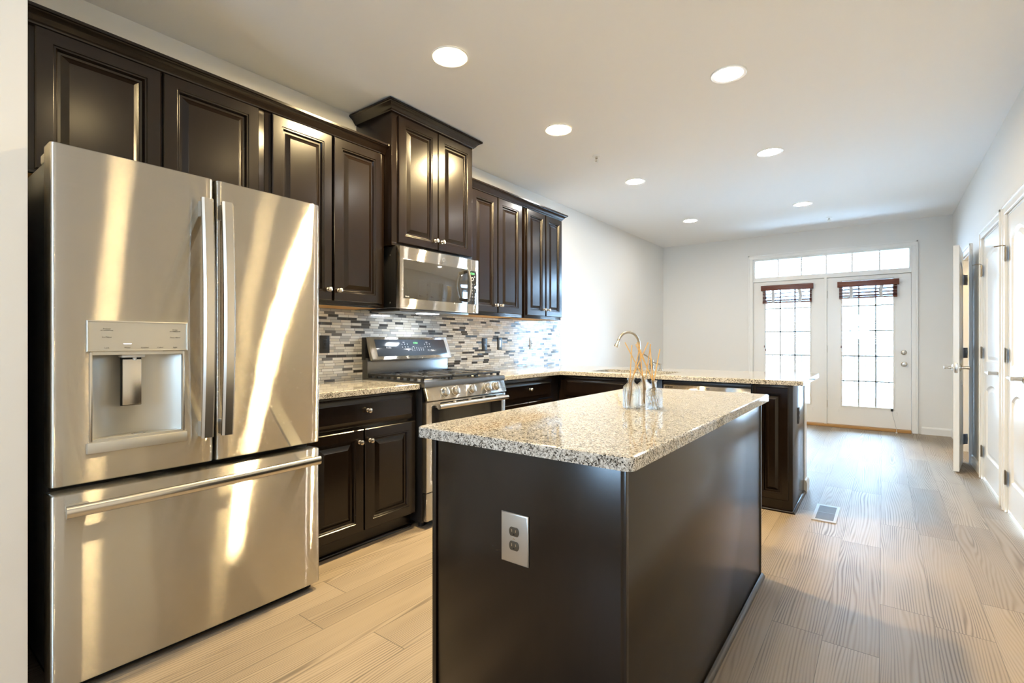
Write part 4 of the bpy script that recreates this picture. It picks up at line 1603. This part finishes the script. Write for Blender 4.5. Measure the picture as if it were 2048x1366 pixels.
# slanted knob panel
kn = F((-2.262, RY0 + 0.004, 0.803), (0, 1, 0), (-0.028, 0, 0.0835))
KL = math.hypot(0.028, 0.0835)
ko = MB().fbox(kn, 0, RY1 - RY0 - 0.008, 0, KL, -0.03, 0, 0.004).build('control_panel', steel_m, t)
for yk in (2.285, 2.383, 2.548, 2.715, 2.815):
    fk = F(kn.p(yk - RY0 + 0.018, KL * 0.52, 0), kn.U, kn.V)
    k_ = MB().lathe(fk, [(0.031, 0), (0.031, 0.004), (0.026, 0.006), (0.0255, 0.024), (0.023, 0.029), (0.018, 0.031), (0, 0.031)], 24, False)
    k_.fbox(fk, -0.006, 0.006, -0.025, 0.025, 0.026, 0.040, 0.003)
    k_.build('burner_knob', steelv_m, ko)
# oven door
od = MB()
fo = FX(XO, RY0 + 0.006, 0.228)
ow, oh = RY1 - RY0 - 0.012, 0.565
od.slab(fo, [(0, 0), (ow, 0), (ow, oh), (0, oh)], [[(0.045, 0.07), (ow - 0.045, 0.07), (ow - 0.045, oh - 0.025), (0.045, oh - 0.025)]], -0.038, 0, 0.003)
odo = od.build('oven_door', steel_m, t)
MB().fbox(fo, 0.044, ow - 0.044, 0.069, oh - 0.024, -0.03, -0.004).build('oven_window', mw_gl, odo)
m = MB()
for k in range(4):
    m.fbox(fo, 0.12 + k * 0.15, 0.24 + k * 0.15, oh - 0.018, oh - 0.010, -0.002, 0.0006)
m.build('vent_slots', rubber_m, odo)
m = MB()
m.tube([fo.p(0.058, oh - 0.028, 0.052), fo.p(ow - 0.040, oh - 0.028, 0.052)], 0.0165, 16)
m.build('handle', steelv_m, odo)
for u in (0.085, ow - 0.07):
    MB().fbox(fo, u - 0.018, u + 0.018, oh - 0.038, oh - 0.018, -0.001, 0.04, 0.003).build('handle_mount', steelv_m, odo)
MB().box(-2.316, XO, RY0 + 0.006, RY1 - 0.006, 0.048, 0.222, 0.004).build('drawer', steel_m, t)

# ------------------------------------------------------------------ reed diffusers
def reed_bottle(name, x, y, label, square, h, mat):
    t = thing(name, label, 'diffuser bottle', (x, y, CT))
    r = 0.033
    m = MB()
    if square:
        z1 = h * 0.70
        lst = [(r * 0.93, 0.0006), (r, 0.004), (r, z1 - 0.004), (r * 0.93, z1), (0.014, z1 + 0.002), (0.0125, z1 + 0.010), (0.0125, h - 0.006), (0.0155, h - 0.004), (0.0155, h), (0.0105, h), (0.0095, h - 0.006), (0.0095, z1 + 0.006), (r * 0.86, z1 - 0.006), (r * 0.88, z1 - 0.010), (r * 0.88, 0.008)]
        n = 32
        rows = []
        for i, (q, z) in enumerate(lst):
            sq = q > 0.02
            row = []
            for k in range(n):
                a = 2 * PI * k / n
                e = 0.28 if sq else 1.0
                cx_, sy_ = math.cos(a), math.sin(a)
                px = math.copysign(abs(cx_) ** e, cx_) * q
                py = math.copysign(abs(sy_) ** e, sy_) * q
                row.append(m.b.verts.new((x + px * 0.78 - py * 0.0, y + py * 0.9, CT + z)))
            rows.append(row)
        for a_, b2 in zip(rows, rows[1:]):
            for k in range(n):
                m.b.faces.new((a_[k], a_[(k + 1) % n], b2[(k + 1) % n], b2[k]))
        m.b.faces.new(rows[0][::-1])
        m.b.faces.new(rows[-1])
    else:
        z1 = h * 0.62
        lst = [(r * 0.9, 0.0006), (r, 0.004), (r, z1), (r * 0.93, z1 + 0.012), (0.018, z1 + 0.024), (0.0125, z1 + 0.030), (0.0125, h - 0.006), (0.0155, h - 0.004), (0.0155, h), (0.0105, h), (0.0095, h - 0.006), (0.0095, z1 + 0.028), (r * 0.82, z1 + 0.008), (r * 0.9, z1 - 0.002), (r * 0.9, 0.008)]
        m.lathe(FZ(CT, x, y), lst, 28)
    m.build('bottle', mat, t, ang=50)
    return t


BT = [('reed_diffuser', -0.806, 1.872, 'left reed diffuser, clear round shouldered glass bottle on the island', False, 0.118, bglass_m),
      ('reed_diffuser', -0.722, 1.900, 'right reed diffuser, square cut glass bottle on the island', True, 0.112, cut_m),
      ('reed_diffuser', -0.790, 1.968, 'rear reed diffuser bottle standing behind the other two', False, 0.118, bglass_m)]
for b2 in BT:
    reed_bottle(*b2)


def reeds(x, y, h, tips, label):
    for i, (tx, ty, tz) in enumerate(tips):
        p1 = Vector((x + tx, y + ty, CT + tz))
        a = math.atan2(ty, tx) + 0.9
        # leans on the inside of the neck, foot on the opposite side of the bottle floor
        pn = Vector((x + 0.0058 * math.cos(a), y + 0.0058 * math.sin(a), CT + h - 0.004))
        q0 = Vector((x - 0.016 * math.cos(a - 1.3), y - 0.016 * math.sin(a - 1.3), CT + 0.0125))
        o = MB().tube([q0, pn, p1], 0.0021, 7).build('diffuser_reed', reed_m)
        tag(o, label, 'reed', label.replace('thin rattan reed', 'rattan reeds'))


reeds(-0.806, 1.872, 0.118, [(-0.012, 0.035, 0.250), (0.045, -0.02, 0.245), (0.055, 0.04, 0.262)], 'thin rattan reed standing in the left clear bottle')
reeds(-0.722, 1.900, 0.112, [(-0.075, 0.01, 0.262), (-0.055, -0.05, 0.255), (0.012, 0.03, 0.235), (-0.04, 0.06, 0.245)], 'thin rattan reed standing in the right cut glass bottle')
reeds(-0.790, 1.968, 0.118, [(-0.07, -0.035, 0.262), (0.035, -0.02, 0.255), (-0.035, 0.03, 0.262)], 'thin rattan reed standing in the rear bottle')

# ------------------------------------------------------------------ floor vent
t = thing('floor_vent', 'brown slotted floor register beside the peninsula', 'vent', (-0.305, 3.985, 0))
vx0, vx1, vy0, vy1 = -0.378, -0.240, 3.800, 4.185
fv = FZ(0)
MB().slab(fv, [(vx0, vy0), (vx1, vy0), (vx1, vy1), (vx0, vy1)], [[(vx0 + 0.018, vy0 + 0.03), (vx1 - 0.018, vy0 + 0.03), (vx1 - 0.018, vy1 - 0.03), (vx0 + 0.018, vy1 - 0.03)]], 0.0004, 0.006, 0.002).build('frame', principled('pale_bronze', (0.36, 0.34, 0.33), 0.45), t)
m = MB().box(vx0 + 0.018, vx1 - 0.018, vy0 + 0.03, vy1 - 0.03, 0.0004, 0.0015)
m.build('damper', rubber_m, t)
m = MB()
k = 0
yy = vy0 + 0.033
while yy < vy1 - 0.034:
    m.box(vx0 + 0.018, vx1 - 0.018, yy, yy + 0.006, 0.0016, 0.005)
    yy += 0.0095
m.box(vx0 + 0.018, vx1 - 0.018, (vy0 + vy1) / 2 - 0.008, (vy0 + vy1) / 2 + 0.008, 0.0017, 0.0056)
m.build('louvers', vent_m, t)

# ------------------------------------------------------------------ ceiling fixtures
LAMPS = [(-1.906, 1.976, 2.6, LAMP_WARM, 'recessed ceiling light nearest the raised cabinet, first of the left row'),
         (-1.919, 3.137, 3.4, LAMP_WARM, 'recessed ceiling light, second of the left row'),
         (-1.943, 4.606, 0.55, LAMP_SOFT, 'recessed ceiling light, third of the left row'),
         (-1.998, 6.53, 0.35, LAMP_SOFT, 'recessed ceiling light, farthest of the left row'),
         (-0.724, 3.084, 0.22, LAMP_SOFT, 'recessed ceiling light nearest the viewer in the right row'),
         (-0.747, 4.559, 0.22, LAMP_SOFT, 'recessed ceiling light in the middle of the right row'),
         (-0.733, 6.505, 0.25, LAMP_SOFT, 'recessed ceiling light, farthest of the right row'),
         (-0.730, 1.980, 0.12, LAMP_WARM, 'recessed ceiling light over the near end of the island, above the view'),
         (-0.730, 0.95, 0.22, LAMP_WARM, 'recessed ceiling light just in front of the viewpoint'),
         (-0.45, -1.5, 1.3, LAMP_WARM, 'added unseen fill lamp in the ceiling behind the viewpoint')]  # last lamp is added out of view, to bounce warm fill off the floor
LE = 230.0
for i, (x, y, k, col, lb) in enumerate(LAMPS):
    t = thing('ceiling_light', lb, 'ceiling light', (x, y, H), 'recessed ceiling lights')
    fd_ = F((x, y, H), (1, 0, 0), (0, -1, 0))
    MB().lathe(fd_, [(0.100, 0.0004), (0.100, 0.004), (0.096, 0.0065), (0.080, 0.004), (0.0785, 0.0006)], 40, False).build('trim_ring', white_m, t)
    MB().lathe(fd_, [(0.0783, 0.0008), (0.0783, 0.0022), (0.0, 0.0022)], 40, False).build('lens', emit('lamp_lens_%d' % i, col, LE * k), t)
for x, y, lb in ((-1.937, 3.778, 'small ceiling sprinkler head between the left ceiling lights'), (-0.544, 7.413, 'small ceiling sprinkler head near the patio doors')):
    t = thing('sprinkler_head', lb, 'sprinkler', (x, y, H))
    fd_ = F((x, y, H), (1, 0, 0), (0, -1, 0))
    MB().lathe(fd_, [(0.036, 0.0004), (0.034, 0.006), (0.018, 0.010), (0.012, 0.008), (0.0, 0.008)], 24, False).build('escutcheon', white_m, t)
    m = MB().lathe(fd_, [(0.010, 0.008), (0.010, 0.022), (0.004, 0.026), (0.004, 0.05)], 12)
    m.tube([fd_.p(0.009, 0, 0.02), fd_.p(0.013, 0, 0.036), fd_.p(0.003, 0, 0.052)], 0.0022, 6)
    m.tube([fd_.p(-0.009, 0, 0.02), fd_.p(-0.013, 0, 0.036), fd_.p(-0.003, 0, 0.052)], 0.0022, 6)
    m.build('frame', nickel_m, t)
    MB().lathe(fd_, [(0.004, 0.051), (0.014, 0.052), (0.014, 0.054), (0.002, 0.055)], 14).build('deflector', nickel_m, t)
# lamp in the small room behind the open door
t = thing('ceiling_light', 'warm ceiling light of the small room behind the open door', 'ceiling light', (1.3, 6.85, H))
fd_ = F((1.3, 6.85, H), (1, 0, 0), (0, -1, 0))
MB().lathe(fd_, [(0.15, 0.0004), (0.15, 0.02), (0.12, 0.06), (0.0, 0.075)], 24, False).build('shade', emit('closet_lamp', (1.0, 0.68, 0.26), 45), t)
